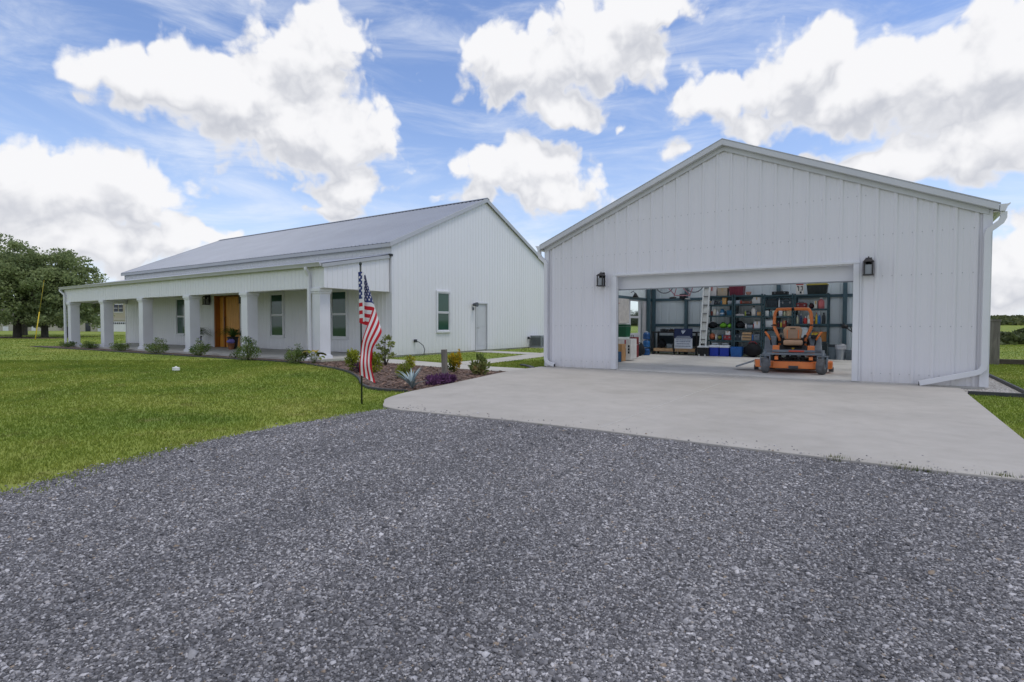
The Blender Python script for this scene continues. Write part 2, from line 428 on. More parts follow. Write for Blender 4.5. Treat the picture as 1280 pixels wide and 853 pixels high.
# mulch bed + strip along the porch
BED = [(-14.6, 10.35), (-12.85, 9.83), (-11.7, 9.45), (-10.63, 8.93), (-9.5, 8.2), (-8.6, 7.5), (-8.21, 7.22), (-7.7, 6.98), (-7.24, 6.95), (-6.85, 7.1), (-7.05, 8.2), (-7.32, 9.5), (-7.58, 10.7), (-7.66, 11.28), (-9.5, 11.28), (-12.0, 11.73), (-14.4, 11.86), (-14.5, 11.0)]
structure(flat('mulch_bed', BED, 0.014, m_mulch))
STRIP = [(-14.5, 11.02), (-36.5, 11.02), (-37.6, 10.6), (-37.4, 9.95), (-34, 10.05), (-28, 10.2), (-20, 10.3), (-14.6, 10.35)]
structure(flat('porch_flower_bed', STRIP, 0.012, m_mulch))
structure(flat('pale_gravel_strip', [(1.235, 12.0), (2.03, 12.0), (2.03, 24), (1.6, 24), (1.6, 13.05), (1.235, 13.05)], 0.012, m_wgravel))
structure(flat('bare_soil', [(-66, 13.5), (-62, 14.2), (-57, 15.2), (-55.5, 16.5), (-57, 18), (-62, 18), (-68, 17), (-72, 15)], 0.010, m_mulch))

# ------------------------------------------------------------------ scatter helpers
def inside(poly, x, y):
    c = np.zeros(len(x), bool); n = len(poly)
    for i in range(n):
        x0, y0 = poly[i]; x1, y1 = poly[i - 1]
        if y0 == y1: continue
        c ^= ((y0 > y) != (y1 > y)) & (x < (x1 - x0) * (y - y0) / (y1 - y0) + x0)
    return c
def infrustum(x, y, mx=720, mnd=1.2):
    d = x * FW[0] + y * FW[1]; r = x * RT[0] + y * RT[1]
    return (d > mnd) & (np.abs(r) < d * mx / F + 0.4)
def polar(n, d0, d1, power=1.0):
    """random ground points in view, between two depths"""
    u = RNG.random(n); d = (d0 ** (2 - power) + u * (d1 ** (2 - power) - d0 ** (2 - power))) ** (1 / (2 - power))
    r = (RNG.random(n) * 2 - 1) * (d * 1.04 + .9)
    return d * FW[0] / math.cos(PIT) + r * RT[0], d * FW[1] / math.cos(PIT) + r * RT[1], d

# gravel stones lying on the drive
x, y, d = polar(400000, 1.2, 9.0, 1.25)
ja, jb = RNG.normal(0, .07, len(x)), RNG.normal(0, .07, len(x))
onap = inside(APRON, x, y); spill = onap & (RNG.random(len(x)) < .12 * np.exp(-np.maximum(y - 5.5, 0) / .12)) & (x > -5.6)
k = (inside(GRAVEL, x + ja, y + jb) & ~onap) | spill
ns = RNG.normal(0, 1, len(x))
lift = np.where(onap[k], .024, 0.0); x, y, d = x[k], y[k], d[k]; n = len(x)
base = np.array([(1, 0, 0), (-0.5, 0.87, 0), (-0.5, -0.87, 0), (0.5, 0.87, 0.1), (-0.9, -0.1, 0.5), (0.6, -0.6, 0.6), (0.2, 0.3, 0.95)])
tri = np.array([(0, 3, 6), (3, 1, 6), (1, 4, 6), (4, 5, 6), (5, 0, 6), (4, 2, 5), (1, 2, 4), (2, 0, 5)])
jit = base[None] + RNG.normal(0, 0.22, (n, 7, 3))
rad = 0.0038 * (1 + RNG.gamma(1.5, 0.40, n)) * (1 + 0.06 * d)
sc = rad[:, None] * np.stack([np.ones(n), RNG.uniform(0.55, 1, n), RNG.uniform(0.4, 0.9, n)], 1)
P = jit * sc[:, None, :]
a = RNG.uniform(0, 6.283, n); ca, sa = np.cos(a)[:, None], np.sin(a)[:, None]
P = np.stack([P[..., 0] * ca - P[..., 1] * sa + x[:, None], P[..., 0] * sa + P[..., 1] * ca + y[:, None], P[..., 2] + 0.008 + lift[:, None]], -1)
Fc = (np.arange(n)[:, None, None] * 7 + tri[None]).reshape(-1, 3)
tag(np_mesh('loose_gravel', P.reshape(-1, 3), Fc, m_stone, np.repeat(RNG.random(n), 8)), kind='stuff')

# mulch chips
x, y, d = polar(26000, 7, 17, 1.2); k = inside(BED, x, y); x, y = x[k], y[k]; n = len(x)
L = RNG.uniform(0.015, 0.05, n); W = L * RNG.uniform(0.2, 0.45, n); a = RNG.uniform(0, 6.28, n); tl = RNG.uniform(0, 0.02, n)
q = np.stack([np.stack([sx * L * np.cos(a) - sy * W * np.sin(a) + x, sx * L * np.sin(a) + sy * W * np.cos(a) + y, 0.02 + (sx + 1) * tl * 0.6 + (sy + 1) * 0.004], -1) for sx, sy in ((-1, -1), (1, -1), (1, 1), (-1, 1))], 1)
tag(np_mesh('mulch_chips', q.reshape(-1, 3), np.arange(4 * n).reshape(n, 4), m_chip, RNG.random(n)), kind='stuff')

# grass
PORCH = [(-36.5, 10.0), (-14.5, 10.3), (-14.5, 26), (-36, 26)]
GARA = [(-7.7, 13), (1.65, 13), (1.65, 22), (-7.7, 22)]
SHED = [(1.23, 11.95), (2.05, 11.95), (2.05, 24), (1.23, 24)]
PATH1 = [(-7.62, 11.3), (-7.68, 12.3), (-9.3, 12.35), (-12.2, 12.9), (-14.4, 13.2), (-14.4, 11.9), (-12.0, 11.75), (-9.5, 11.3)]
PATH2 = [(-10.9, 12.7), (-9.7, 12.5), (-9.9, 15.0), (-10.3, 18.2), (-10.6, 22.5), (-11.7, 22.5), (-11.5, 19.3), (-14.4, 19.7), (-14.4, 18.6), (-11.4, 18.2), (-11.0, 15.5)]
SOIL = [(-66, 13.5), (-62, 14.2), (-57, 15.2), (-55.5, 16.5), (-57, 18), (-62, 18), (-68, 17), (-72, 15)]
def grass(n, d0, d1, power):
    x, y, d = polar(n, d0, d1, power)
    wob = 0.12 * np.sin(x * 5.1 + y * 3.3) + 0.06 * np.sin(x * 13 - y * 9) + RNG.normal(0, 0.06, len(x))
    k = ~inside(GRAVEL, x + wob, y + wob) & ~inside(APRON, x, y)
    for p in (BED, PORCH, GARA, SHED, PATH1, PATH2, STRIP): k &= ~inside(p, x, y)
    k &= ~(inside(SOIL, x, y) & (RNG.random(len(x)) < 0.85))
    x, y, d = x[k], y[k], d[k]; n = len(x)
    z = tz(x, y)
    h = RNG.uniform(0.014, 0.036, n) * (1 + 0.012 * d); w = 0.0024 + 0.00045 * d
    a = RNG.uniform(0, 6.28, n); b = RNG.uniform(0, 6.28, n); ln = h * RNG.uniform(0.15, 0.9, n)
    c0 = np.stack([x - w * np.cos(a), y - w * np.sin(a), z], -1); c1 = np.stack([x + w * np.cos(a), y + w * np.sin(a), z], -1)
    mx, my = x + ln * 0.35 * np.cos(b), y + ln * 0.35 * np.sin(b)
    c2 = np.stack([mx + w * 0.7 * np.cos(a), my + w * 0.7 * np.sin(a), z + h * 0.6], -1); c3 = np.stack([mx - w * 0.7 * np.cos(a), my - w * 0.7 * np.sin(a), z + h * 0.6], -1)
    t = np.stack([x + ln * np.cos(b), y + ln * np.sin(b), z + h * 0.95], -1); t2 = t + np.stack([0.15 * w * np.cos(a), 0.15 * w * np.sin(a), 0 * w], -1)
    V = np.stack([c0, c1, c2, c3, t2, t], 1).reshape(-1, 3)
    o = np.arange(n)[:, None] * 6
    Fc = np.concatenate([o + np.array([[0, 1, 2, 3]]), o + np.array([[3, 2, 4, 5]])], 1).reshape(-1, 4)
    return V, Fc, np.repeat(RNG.random(n), 2)
Vs, Fs, Rs = [], [], []; off = 0
for args in ((290000, 2.6, 18, 1.35), (120000, 14, 60, 1.5)):
    v, f, r = grass(*args); Vs.append(v); Fs.append(f + off); Rs.append(r); off += len(v)
tag(np_mesh('lawn_grass', np.concatenate(Vs), np.concatenate(Fs), m_blade, np.concatenate(Rs)), kind='stuff')

# tufts of weed along the apron's front edge
def tuft(c, n, h, spread, m, name, label, cat):
    mb = MB(); rr = random.Random(int(c[0] * 100))
    for _ in range(n):
        x, y = c[0] + rr.gauss(0, spread), c[1] + rr.gauss(0, spread * 0.35); a = rr.uniform(0, 6.28); l = h * rr.uniform(0.5, 1)
        w = 0.004; dx, dy = math.cos(a), math.sin(a); ln = l * rr.uniform(0.2, 0.8)
        mb.add([(x - dy * w, y + dx * w, 0.0), (x + dy * w, y - dx * w, 0.0), (x + dx * ln, y + dy * ln, l + 0.01)], [(0, 1, 2)], rn=rr.random())
    return tag(mb.build(name, m, rnd=True), label, cat)
mgr = leaf_mat('weed_leaves', [(0.05, 0.085, 0.012), (0.10, 0.13, 0.02), (0.17, 0.16, 0.05)])
tuft(G(1047, 577), 70, 0.06, 0.05, mgr, 'weed_tuft', 'small green weed tuft at the apron edge, darkest and leftmost of the weeds', 'weed')
tuft(G(1135, 588), 90, 0.05, 0.10, mgr, 'weed_tuft', 'low straggly weed between two other tufts on the apron edge', 'weed')
tuft(G(1252, 600), 60, 0.06, 0.06, mgr, 'weed_tuft', 'rightmost weed tuft where gravel meets the concrete apron', 'weed')
# ================================================================== GARAGE
GX0, GX1, GY0, GY1, GE, GA = -7.62, 1.60, 13.09, 21.40, 3.26, 5.20
GXM = (GX0 + GX1) / 2; GS = (GA - GE) / (GXM - GX0)
gar = thing('garage', (GXM, 17.2, 0), 'white ribbed metal garage with its wide overhead door rolled open beside the concrete apron', 'garage')
gar.location = (0, 0, 0)
def gtop(x): return GE + GS * (min(x, GX1 - GX0 - x))
OX0, OX1, OZ = -5.56, -0.48, 2.38
W = GX1 - GX0
mb = MB(); sheet(mb, (GX0, GY0, 0), X_, Z_, nY, W, lambda s: 0.05, gtop, 0.305, 0.021, 0.085, 0.03, [(OX0 - GX0, OX1 - GX0, -1, OZ)], [W / 2], 0.004, 0.16)
mb.build('front_wall', m_wall, gar)
mb = MB(); sheet(mb, (GX0, GY0, 0), Y_, Z_, nX, GY1 - GY0, lambda s: 0.05, lambda s: GE, 0.305, 0.021, 0.085, 0.03, [(6.02, 6.97, 0.82, 2.08)], (), 0.006, 0.1)
mb.build('side_wall', m_wall, gar)
mb = MB(); sheet(mb, (GX1, GY0, 0), Y_, Z_, X_, GY1 - GY0, lambda s: 0.05, lambda s: GE, 0.305, 0.021, 0.085, 0.03, [(3.2, 5.0, 0.9, 2.1)], (), 0.006, 0.1)
mb.build('side_wall', m_wall, gar)
mb = MB(); sheet(mb, (GX0, GY1, 0), X_, Z_, Y_, W, lambda s: 0.05, gtop, 0.305, 0.021, 0.085, 0.03, (), [W / 2], 0.006, 0.1)
mb.build('back_wall', m_inner, gar)
mb = MB()
for z in (0.22, 1.15, 2.14, 2.95, 3.75):
    x = 0.16 + 0.15
    while x < W - 0.1:
        if z < gtop(x) - 0.25 and not (OX0 - GX0 - .2 < x < OX1 - GX0 + .2 and z < OZ + .15):
            mb.obox((GX0 + x, GY0, z), X_, Z_, nY, (-.008, .008), (-.008, .008), (0.0, 0.008))
        x += 0.1525
tag(mb.build('wall_screws', m_trimg, gar), kind='stuff')
# inner liner of the side and back walls seen through the door
mb = MB()
sheet(mb, (GX0 + 0.02, GY0 + 0.1, 0), Y_, Z_, X_, GY1 - GY0 - 0.15, lambda s: 0.05, lambda s: GE - 0.05, 0.305, -0.012, 0.075, 0.03, [(5.92, 6.87, 0.82, 2.08)])
sheet(mb, (GX1 - 0.02, GY0 + 0.1, 0), Y_, Z_, nX, GY1 - GY0 - 0.15, lambda s: 0.05, lambda s: GE - 0.05, 0.305, -0.012, 0.075, 0.03, [(3.1, 4.9, 0.9, 2.1)])
sheet(mb, (GX0 + 0.05, GY1 - 0.02, 0), X_, Z_, nY, W - 0.1, lambda s: 0.05, lambda s: gtop(s) - 0.08, 0.305, -0.012, 0.075, 0.03, (), [W / 2])
mb.build('inner_sheeting', m_inner, gar)
mb = MB(); mb.box(GX0, GX1, GY0 - 0.02, GY1, -0.1, 0.045); mb.build('floor_slab', m_floor, gar)
# roof: two ribbed planes with overhang, a ridge cap and unseen translucent panels added to brighten the inside
al = math.atan(GS); cs, sn = math.cos(al), math.sin(al)
ov = 0.10; fo = 0.16
m_addpanel, _nt, _b = newmat('added_panel_translucent')
_tp = nd(_nt, 'ShaderNodeBsdfTransparent'); _tp.inputs[0].default_value = (.97, .98, .98, 1); _tl = nd(_nt, 'ShaderNodeBsdfTranslucent'); _tl.inputs[0].default_value = (.9, .93, .92, 1)
_mx = nd(_nt, 'ShaderNodeMixShader'); _mx.inputs[0].default_value = .15; _nt.links.new(_tp.outputs[0], _mx.inputs[1]); _nt.links.new(_tl.outputs[0], _mx.inputs[2]); _nt.links.new(_mx.outputs[0], _nt.nodes['Material Output'].inputs['Surface'])
Ls = (W / 2 + ov) / cs; SKY = [(k, k + 1.5, 0.40, Ls - 0.35) for k in (0.40, 1.96, 3.52, 5.08, 6.64)]  # unseen roof openings added to let sky light into the garage
mb = MB(); lin_ = MB(); spans = []
for sg in (1, -1):
    xe = GX0 - ov if sg > 0 else GX1 + ov; z0 = GE + 0.075 - ov * GS; D = (sg * cs, 0, sn); Nn = (-sg * sn, 0, cs)
    sheet(mb, (xe, GY0 - fo, z0), Y_, D, Nn, GY1 - GY0 + 2 * fo, lambda s: 0, lambda s: Ls, 0.305, 0.03, 0.075, 0.03, SKY)
    sheet(lin_, (xe, GY0 - fo, z0 - 0.03), Y_, D, Nn, GY1 - GY0 + 2 * fo, lambda s: 0, lambda s: Ls, 99, 0.0, openings=SKY)
    mb.obox((GXM, 0, GA + 0.085), (-sg * cs, 0, -sn), Y_, (-sg * sn, 0, cs), (0, 0.16), (GY0 - fo - 0.01, GY1 + fo + 0.01), (0.025, 0.032))
    for (a, c, t0_, t1_) in SKY:
        q = MB(); sheet(q, (xe, GY0 - fo + a, z0 - 0.006), Y_, D, Nn, c - a, lambda s: t0_ - .03, lambda s: t1_ + .03, 0.305, 0.03, 0.075, 0.03, phase=.0); q.build('added_light_panel', m_addpanel, gar)
mb.build('roof', m_roof, gar)
lin_.build('roof_lining', mat('roof_lining', (.72, .73, .72), .7, .05), gar)
# white rake trim in two steps + corner trim: chevrons that run over the ridge
def chevron(mb, e0, e1, ze, slope, a, b, p0, p1, axis):
    m = (e0 + e1) / 2; zm = ze + slope * (m - e0)
    return mb.prism([(e0, ze + a), (m, zm + a), (e1, ze + a), (e1, ze + b), (m, zm + b), (e0, ze + b)], p0, p1, axis=axis)
zr = GE + 0.075 - ov * GS
mb = MB(); chevron(mb, GX0 - ov, GX1 + ov, zr, GS, -0.085, 0.030, GY0 - fo - 0.012, GY0 - fo + 0.018, 'y')
chevron(mb, GX0 - ov + .01, GX1 + ov - .01, zr + .01 * GS, GS, -0.085, -0.07, GY0 - fo + 0.0185, GY0 - 0.034, 'y')
chevron(mb, GX0 + .02, GX1 - .02, zr + (ov + .02) * GS, GS, -0.19, -0.086, GY0 - 0.052, GY0 - 0.033, 'y')
mb.build('rake_trim', mat('rake_white', (.58, .59, .62), .45, .05, 1.5), gar, bevel=0.004)
mb = MB(); chevron(mb, GX0 - ov - .02, GX1 + ov + .02, zr - .02 * GS, GS, 0.0305, 0.052, GY0 - fo - 0.016, GY0 - fo + 0.05, 'y'); mb.build('roof_edge', m_trimg, gar)
for x0, x1 in ((GX0 - 0.035, GX0 + 0.10), (GX1 - 0.10, GX1 + 0.035)):
    mb = MB(); mb.box(x0, x1, GY0 - 0.036, GY0 - 0.03, 0.05, GE - 0.02); 
    xa = x0 if x0 < -3 else x1 - 0.006
    mb.box(xa, xa + 0.006, GY0 - 0.0299, GY0 + 0.1, 0.05, GE - 0.02); mb.build('corner_trim', m_trim, gar)
mb = MB()      # eave closures under the overhang
mb.box(GX0 - ov, GX0 - 0.03, GY0 - fo + 0.03, GY1, GE - 0.075, GE - 0.06); mb.build('eave_soffit', m_soffit, gar); mb = MB(); mb.box(GX1 + 0.03, GX1 + ov, GY0 - fo + 0.03, GY1, GE - 0.075, GE - 0.06)
mb.build('eave_soffit', m_soffit, gar)
# door surround
mb = MB()
mb.box(OX0 - 0.11, OX0 - 0.002, GY0 - 0.045, GY0 + 0.10, 0.045, OZ + 0.02)
mb.box(OX1 + 0.002, OX1 + 0.11, GY0 - 0.045, GY0 + 0.10, 0.045, OZ + 0.02)
mb.box(OX0 - 0.11, OX1 + 0.11, GY0 - 0.047, GY0 + 0.10, OZ + 0.022, OZ + 0.075)
mb.box(OX0 - 0.145, OX0 - 0.112, GY0 - 0.036, GY0 - 0.005, 0.05, OZ + 0.05)
mb.box(OX1 + 0.112, OX1 + 0.145, GY0 - 0.036, GY0 - 0.005, 0.05, OZ + 0.05)
mb.build('door_surround', m_trim, gar, bevel=0.006)
gd = MB(); gd.box(OX0 - 0.05, OX1 + 0.05, GY0 + 0.21, GY0 + 0.25, 2.08, 2.52)
for k in range(12):
    x = OX0 + 0.12 + k * (OX1 - OX0 - 0.24) / 11; gd.box(x - 0.012, x + 0.012, GY0 + 0.25, GY0 + 0.27, 2.1, 2.5)
for k in range(4): gd.box(OX0 - 0.05, OX1 + 0.05, GY0 + 0.42 + k * 0.56, GY0 + 0.96 + k * 0.56, 2.66, 2.70)
god = gd.build('overhead_door', m_trim, gar, bevel=0.005)
mb = MB(); mb.box(OX0 - 0.05, OX1 + 0.05, GY0 + 0.208, GY0 + 0.252, 2.055, 2.078); mb.build('bottom_seal', M('#8d9196'), god)
for x in (OX0 - 0.08, OX1 + 0.08):
    mb = MB()
    mb.tube([(x, GY0 + 0.24, 0.05), (x, GY0 + 0.24, 2.3), (x, GY0 + 0.32, 2.56), (x, GY0 + 0.45, 2.66), (x, GY0 + 3.0, 2.68)], 0.025, 6)
    mb.build('door_track', M('#7f868a', 0.35, 0.1, 0.6), god)
# steel frame: columns, girts, rafters
mb = MB()
def post(mb, x, y, z1): mb.box(x - 0.06, x + 0.06, y - 0.06, y + 0.06, 0.046, z1)
frames = []
for x in (GX0 + 0.15, -6.20, -4.55, -3.0, -1.0, GX1 - 0.15):
    b = MB(); post(b, x, GY1 - 0.13, gtop(x - GX0) - 0.14); b.build('steel_column', m_steel, gar, bevel=0.006)
for y in (14.6, 16.7, 20.75):
    for x in (GX0 + 0.12, GX1 - 0.12):
        b = MB(); post(b, x, y, GE - 0.12); b.build('steel_column', m_steel, gar, bevel=0.006)
for z in (1.15, 2.14):
    b = MB(); b.box(GX0 + 0.08, GX1 - 0.08, GY1 - 0.07, GY1 - 0.035, z - 0.05, z + 0.05); b.build('wall_girt', m_steel, gar)
    for x in (GX0 + 0.035, GX1 - 0.07):
        if z > 2:
            b = MB(); b.box(x, x + 0.035, GY0 + 0.12, GY1 - 0.09, z - 0.05, z + 0.05); b.build('wall_girt', m_steel, gar)
for y in (14.6, 16.7, 20.75):
    b = MB()
    for sg in (1, -1):
        b.obox((GX0 + 0.06 if sg > 0 else GX1 - 0.06, y, GE - 0.10), (sg * cs, 0, sn), Y_, (-sg * sn, 0, cs), (0, (W / 2 - 0.05) / cs), (-0.05, 0.05), (-0.16, 0.0))
    b.build('rafter', m_steel, gar)

def window(parent, O, S, N, w, z0, z1, trim=0.075, glass=None, rails=(0.5,), clear=False):
    """double hung window: O = lower-left wall point at z=0, S along the wall, N outwards"""
    gm = glass or m_glassd
    b = MB()
    b.obox(O, S, Z_, N, (-trim, w + trim), (z1, z1 + trim), (-0.03, 0.045)); b.obox(O, S, Z_, N, (-trim, w + trim), (z0 - trim, z0), (-0.03, 0.055))
    b.obox(O, S, Z_, N, (-trim, 0), (z0 + 0.001, z1 - 0.001), (-0.03, 0.045)); b.obox(O, S, Z_, N, (w, w + trim), (z0 + 0.001, z1 - 0.001), (-0.03, 0.045))
    f = b.build('window', m_trim, parent, bevel=0.005)
    zs = [z0] + [z0 + (z1 - z0) * r for r in rails] + [z1]
    s = MB()
    for i, (a, c) in enumerate(zip(zs, zs[1:])):
        dN = (-0.028, 0.012) if i == 0 else (-0.018, 0.022)
        for q in ((0.002, 0.04, a + 0.041, c - 0.041), (w - 0.04, w - 0.002, a + 0.041, c - 0.041), (0.002, w - 0.002, a + 0.002, a + 0.04), (0.002, w - 0.002, c - 0.04, c - 0.002)):
            s.obox(O, S, Z_, N, q[0:2], q[2:4], dN)
        g = MB(); g.obox(O, S, Z_, N, (0.04, w - 0.04), (a + 0.04, c - 0.04), (-0.012, -0.004) if i == 0 else (-0.008, 0.0)); g.build('pane', gm, f)
    s.build('sash', m_trim, f)
    return f
window(gar, (GX0, GY0 + 6.97, 0), nY, nX, 0.95, 0.82, 2.08, glass=m_glass)
window(gar, (GX1, GY0 + 3.2, 0), Y_, X_, 1.8, 0.9, 2.1, glass=m_glass)  # unseen right-wall window, added to let more light inside

m_lampg = mat('lantern_glass', (0.26, 0.275, 0.285), 0.15, 0.1)
def lantern(parent, x, y, z, s=1.0, name='wall_lantern'):
    """lantern on a wall facing -Y, z = middle of the lantern"""
    b = MB()
    b.box(x - 0.055 * s, x + 0.055 * s, y - 0.02, y, z - 0.08 * s, z + 0.20 * s)                    # back plate
    b.box(x - 0.012 * s, x + 0.012 * s, y - 0.11 * s, y - 0.021, z + 0.165 * s, z + 0.185 * s)        # arm
    yc = y - 0.12 * s
    b.add([(x + a * 0.095 * s, yc + c * 0.095 * s, z + 0.105 * s) for a, c in ((-1, -1), (1, -1), (1, 1), (-1, 1))] + [(x + a * 0.06 * s, yc + c * 0.06 * s, z + 0.155 * s) for a, c in ((-1, -1), (1, -1), (1, 1), (-1, 1))],
          [(3, 2, 1, 0), (4, 5, 6, 7), (0, 1, 5, 4), (1, 2, 6, 5), (2, 3, 7, 6), (3, 0, 4, 7)])
    b.lathe([(0.05 * s, z + 0.156 * s), (0.045 * s, z + 0.175 * s), (0.012 * s, z + 0.195 * s), (0.008 * s, z + 0.215 * s)], (x, yc, 0), n=10)
    for a in (-1, 1):
        for c in (-1, 1): b.box(x + a * 0.07 * s - 0.013 * s, x + a * 0.07 * s + 0.013 * s, yc + c * 0.07 * s - 0.013 * s, yc + c * 0.07 * s + 0.013 * s, z - 0.135 * s, z + 0.104 * s)
    b.box(x - 0.092 * s, x + 0.092 * s, yc - 0.092 * s, yc + 0.092 * s, z - 0.16 * s, z - 0.136 * s)
    L = b.build(name, m_bronze, parent, bevel=0.003)
    g = MB(); g.box(x - 0.055 * s, x + 0.055 * s, yc - 0.055 * s, yc + 0.055 * s, z - 0.134 * s, z + 0.05 * s); g.build('lamp_glass', m_lampg, L)
    g = MB(); g.lathe([(0.03 * s, z + 0.052 * s), (0.03 * s, z + 0.103 * s)], (x, yc, 0), n=10); g.build('lamp_socket', m_black, L)
lantern(gar, -5.93, GY0 - 0.03, 2.31); lantern(gar, -0.225, GY0 - 0.03, 2.31)

# gutters and downspouts (ends seen on both eaves)
def gutter_y(parent, x, y0, y1, z, sg, sweep=0.14):
    b = MB(); p = [(0, 0), (0.0, -0.12), (0.075, -0.12), (0.10, -0.05), (sweep, 0.0), (sweep, 0.012), (sweep - 0.02, 0.012), (0.085, -0.045), (0.06, -0.105), (0.012, -0.105), (0.012, 0)]
    poly = [(x + sg * a, z + c) for a, c in p]
    b.prism(poly, y0, y1, axis='y')
    b.prism([(x + sg * a, z + c) for a, c in p[:5]], y0 - 0.004, y0 - 0.001, axis='y')
    return b.build('gutter', m_trim, parent)
gutter_y(gar, GX0 - ov - 0.012, GY0 - fo, GY1 + 0.1, GE + 0.05, -1); gutter_y(gar, GX1 + ov + 0.012, GY0 - fo, GY1 + 0.1, GE + 0.05, 1)
for sg, x, xe in ((1, GX1, 0.62), (-1, GX0, -7.30)):
    b = MB(); y = GY0 - 0.085; g = x + sg * (ov + 0.07); c = x - sg * 0.04
    zz = GE - 0.075
    path = [(g, y, zz), (g, y, zz - 0.10), (g - sg * 0.03, y, zz - 0.17), (c + sg * 0.09, y, zz - 0.25), (c + sg * 0.02, y, zz - 0.31), (c, y, zz - 0.38), (c, y, 0.46 if sg > 0 else 0.30)]
    if sg > 0: path += [(c - 0.015, y - 0.004, 0.39), (c - 0.06, y - 0.008, 0.335), (c - 0.14, y - 0.015, 0.30), (xe, y - 0.06, 0.075)]
    else: path += [(c + 0.01, y - 0.004, 0.22), (c + 0.045, y - 0.01, 0.17), (c + 0.10, y - 0.02, 0.14), (xe, y - 0.03, 0.085)]
    b.rtube(path, 0.075, 0.095)
    o = b.build('downspout', m_trim, gar, bevel=0.006)
    q = MB(); dx = -sg
    z = path[-1][2]; q.box(xe + dx * 0.001, xe + dx * 0.012, path[-1][1] - 0.028, path[-1][1] + 0.028, z - 0.037, z + 0.037); q.build('spout_mouth', m_black, o)

# ================================================================== HOUSE
HX, HXL, HY0, HY1, HE, HA = -14.5, -35.9, 14.0, 25.2, 4.04, 6.56
HYM = (HY0 + HY1) / 2; HS = (HA - HE) / (HYM - HY0); HW = HY1 - HY0
hou = thing('farmhouse', (0, 0, 0), 'long white metal-sided house with grey gable roof and a columned front porch', 'house')
def htop(s): return HE + HS * min(s, HW - s)
SD = dict(pitch=0.20, rib=0.012, wb=0.05, wt=0.02)
SIDE_OP = [(2.40, 3.12, 0.92, 2.44), (4.85, 5.72, 0, 2.12)]
mb = MB(); sheet(mb, (HX, HY0, 0), Y_, Z_, X_, HW, lambda s: 0.06, htop, openings=SIDE_OP, extra=[HW / 2], phase=0.1, **SD); mb.build('gable_wall', m_wallh, hou)
mb = MB(); sheet(mb, (HXL, HY0, 0), Y_, Z_, nX, HW, lambda s: 0.06, htop, extra=[HW / 2], phase=0.1, **SD); mb.build('gable_wall', m_wallh, hou)
mb = MB(); sheet(mb, (HXL, HY1, 0), X_, Z_, Y_, HX - HXL, lambda s: 0.06, lambda s: HE, phase=0.1, **SD); mb.build('back_wall', m_wallh, hou)
WIN = [(-33.6, -32.75), (-29.98, -29.15), (-21.80, -20.94), (-17.78, -16.92)]
DX0, DX1 = -26.36, -24.14
ops = [(a - HXL, b - HXL, 0.68, 2.46) for a, b in WIN] + [(DX0 - HXL, DX1 - HXL, -1, 2.52)]
mb = MB(); sheet(mb, (HXL, HY0, 0), X_, Z_, nY, HX - HXL, lambda s: 0.12, lambda s: HE, openings=ops, phase=0.1, **SD); mb.build('front_wall', m_wallh, hou)
for a, b in WIN[1:]: window(hou, (a, HY0 - 0.01, 0), X_, nY, b - a, 0.68, 2.46, 0.085)
a, b = WIN[0]; window(hou, (a, HY0 - 0.01, 0), X_, nY, b - a, 0.68, 2.46, 0.085)
window(hou, (HX + 0.015, HY0 + 2.40, 0), Y_, X_, 0.72, 0.92, 2.44, 0.07, rails=(0.48,))
mb = MB(); mb.box(HX - 0.05, HX + 0.022, HY0 - 0.022, HY0 + 0.10, 0.06, HE - 0.05); mb.build('corner_trim', m_trim, hou); mb = MB(); mb.box(HXL - 0.022, HXL + 0.05, HY0 - 0.022, HY0 + 0.1, 0.06, HE - 0.05)
mb.build('corner_trim', m_trim, hou)
mb = MB(); mb.box(HXL, HX - 0.03, HY0 + 0.01, HY1 - 0.01, -0.1, 0.10); mb.build('foundation_slab', m_path, hou)
# main roof
ha = math.atan(HS); hc, hs = math.cos(ha), math.sin(ha); ho = 0.16; gO = 0.11
mb = MB(); RL = HX - HXL + 2 * gO; Ls = (HW / 2 + ho) / hc
for sg in (1, -1):
    ye = HY0 - ho if sg > 0 else HY1 + ho; z0 = HE + 0.10 - ho * HS
    sheet(mb, (HXL - gO, ye, z0), X_, (0, sg * hc, hs), (0, -sg * hs, hc), RL, lambda s: 0, lambda s: Ls, 0.23, 0.022, 0.06, 0.025)
    sheet(mb, (HXL - gO, ye, z0 - 0.03), X_, (0, sg * hc, hs), (0, -sg * hs, hc), RL, lambda s: 0, lambda s: Ls, 99, 0.0)
mb.build('main_roof', m_roof, hou)
mb = MB()
for sg in (1, -1): mb.obox((0, HYM, HA + 0.115), X_, (0, -sg * hc, -hs), (0, -sg * hs, hc), (HXL - gO - 0.01, HX + gO + 0.01), (0, 0.17), (0.026, 0.033))
mb.build('ridge_cap', m_roof, hou)
mb = MB()
for sg in (1, -1):
    ye = HY0 - ho if sg > 0 else HY1 + ho; z0 = HE + 0.065 - ho * HS
    mb.box(HXL - gO + 0.001, HX + gO - 0.031, ye - 0.012 if sg > 0 else ye - 0.012, ye + 0.018, z0 - 0.115, z0 + 0.02)
zr = HE + 0.10 - ho * HS
for xa, xb, xc, xd in ((HX + gO - .03, HX + gO, HX + .021, HX + gO - .031), (HXL - gO, HXL - gO + .03, HXL - gO + .031, HXL - .021)):
    chevron(mb, HY0 - ho, HY1 + ho, zr, HS, -.15, .026, xa, xb, 'x'); chevron(mb, HY0 - ho + .04, HY1 + ho - .04, zr + .04 * HS, HS, -.10, -.085, xc, xd, 'x')
mb.build('roof_trim', mat('house_roof_trim', (0.44, 0.45, 0.48), 0.45, 0.05, 1.5), hou, bevel=0.004)
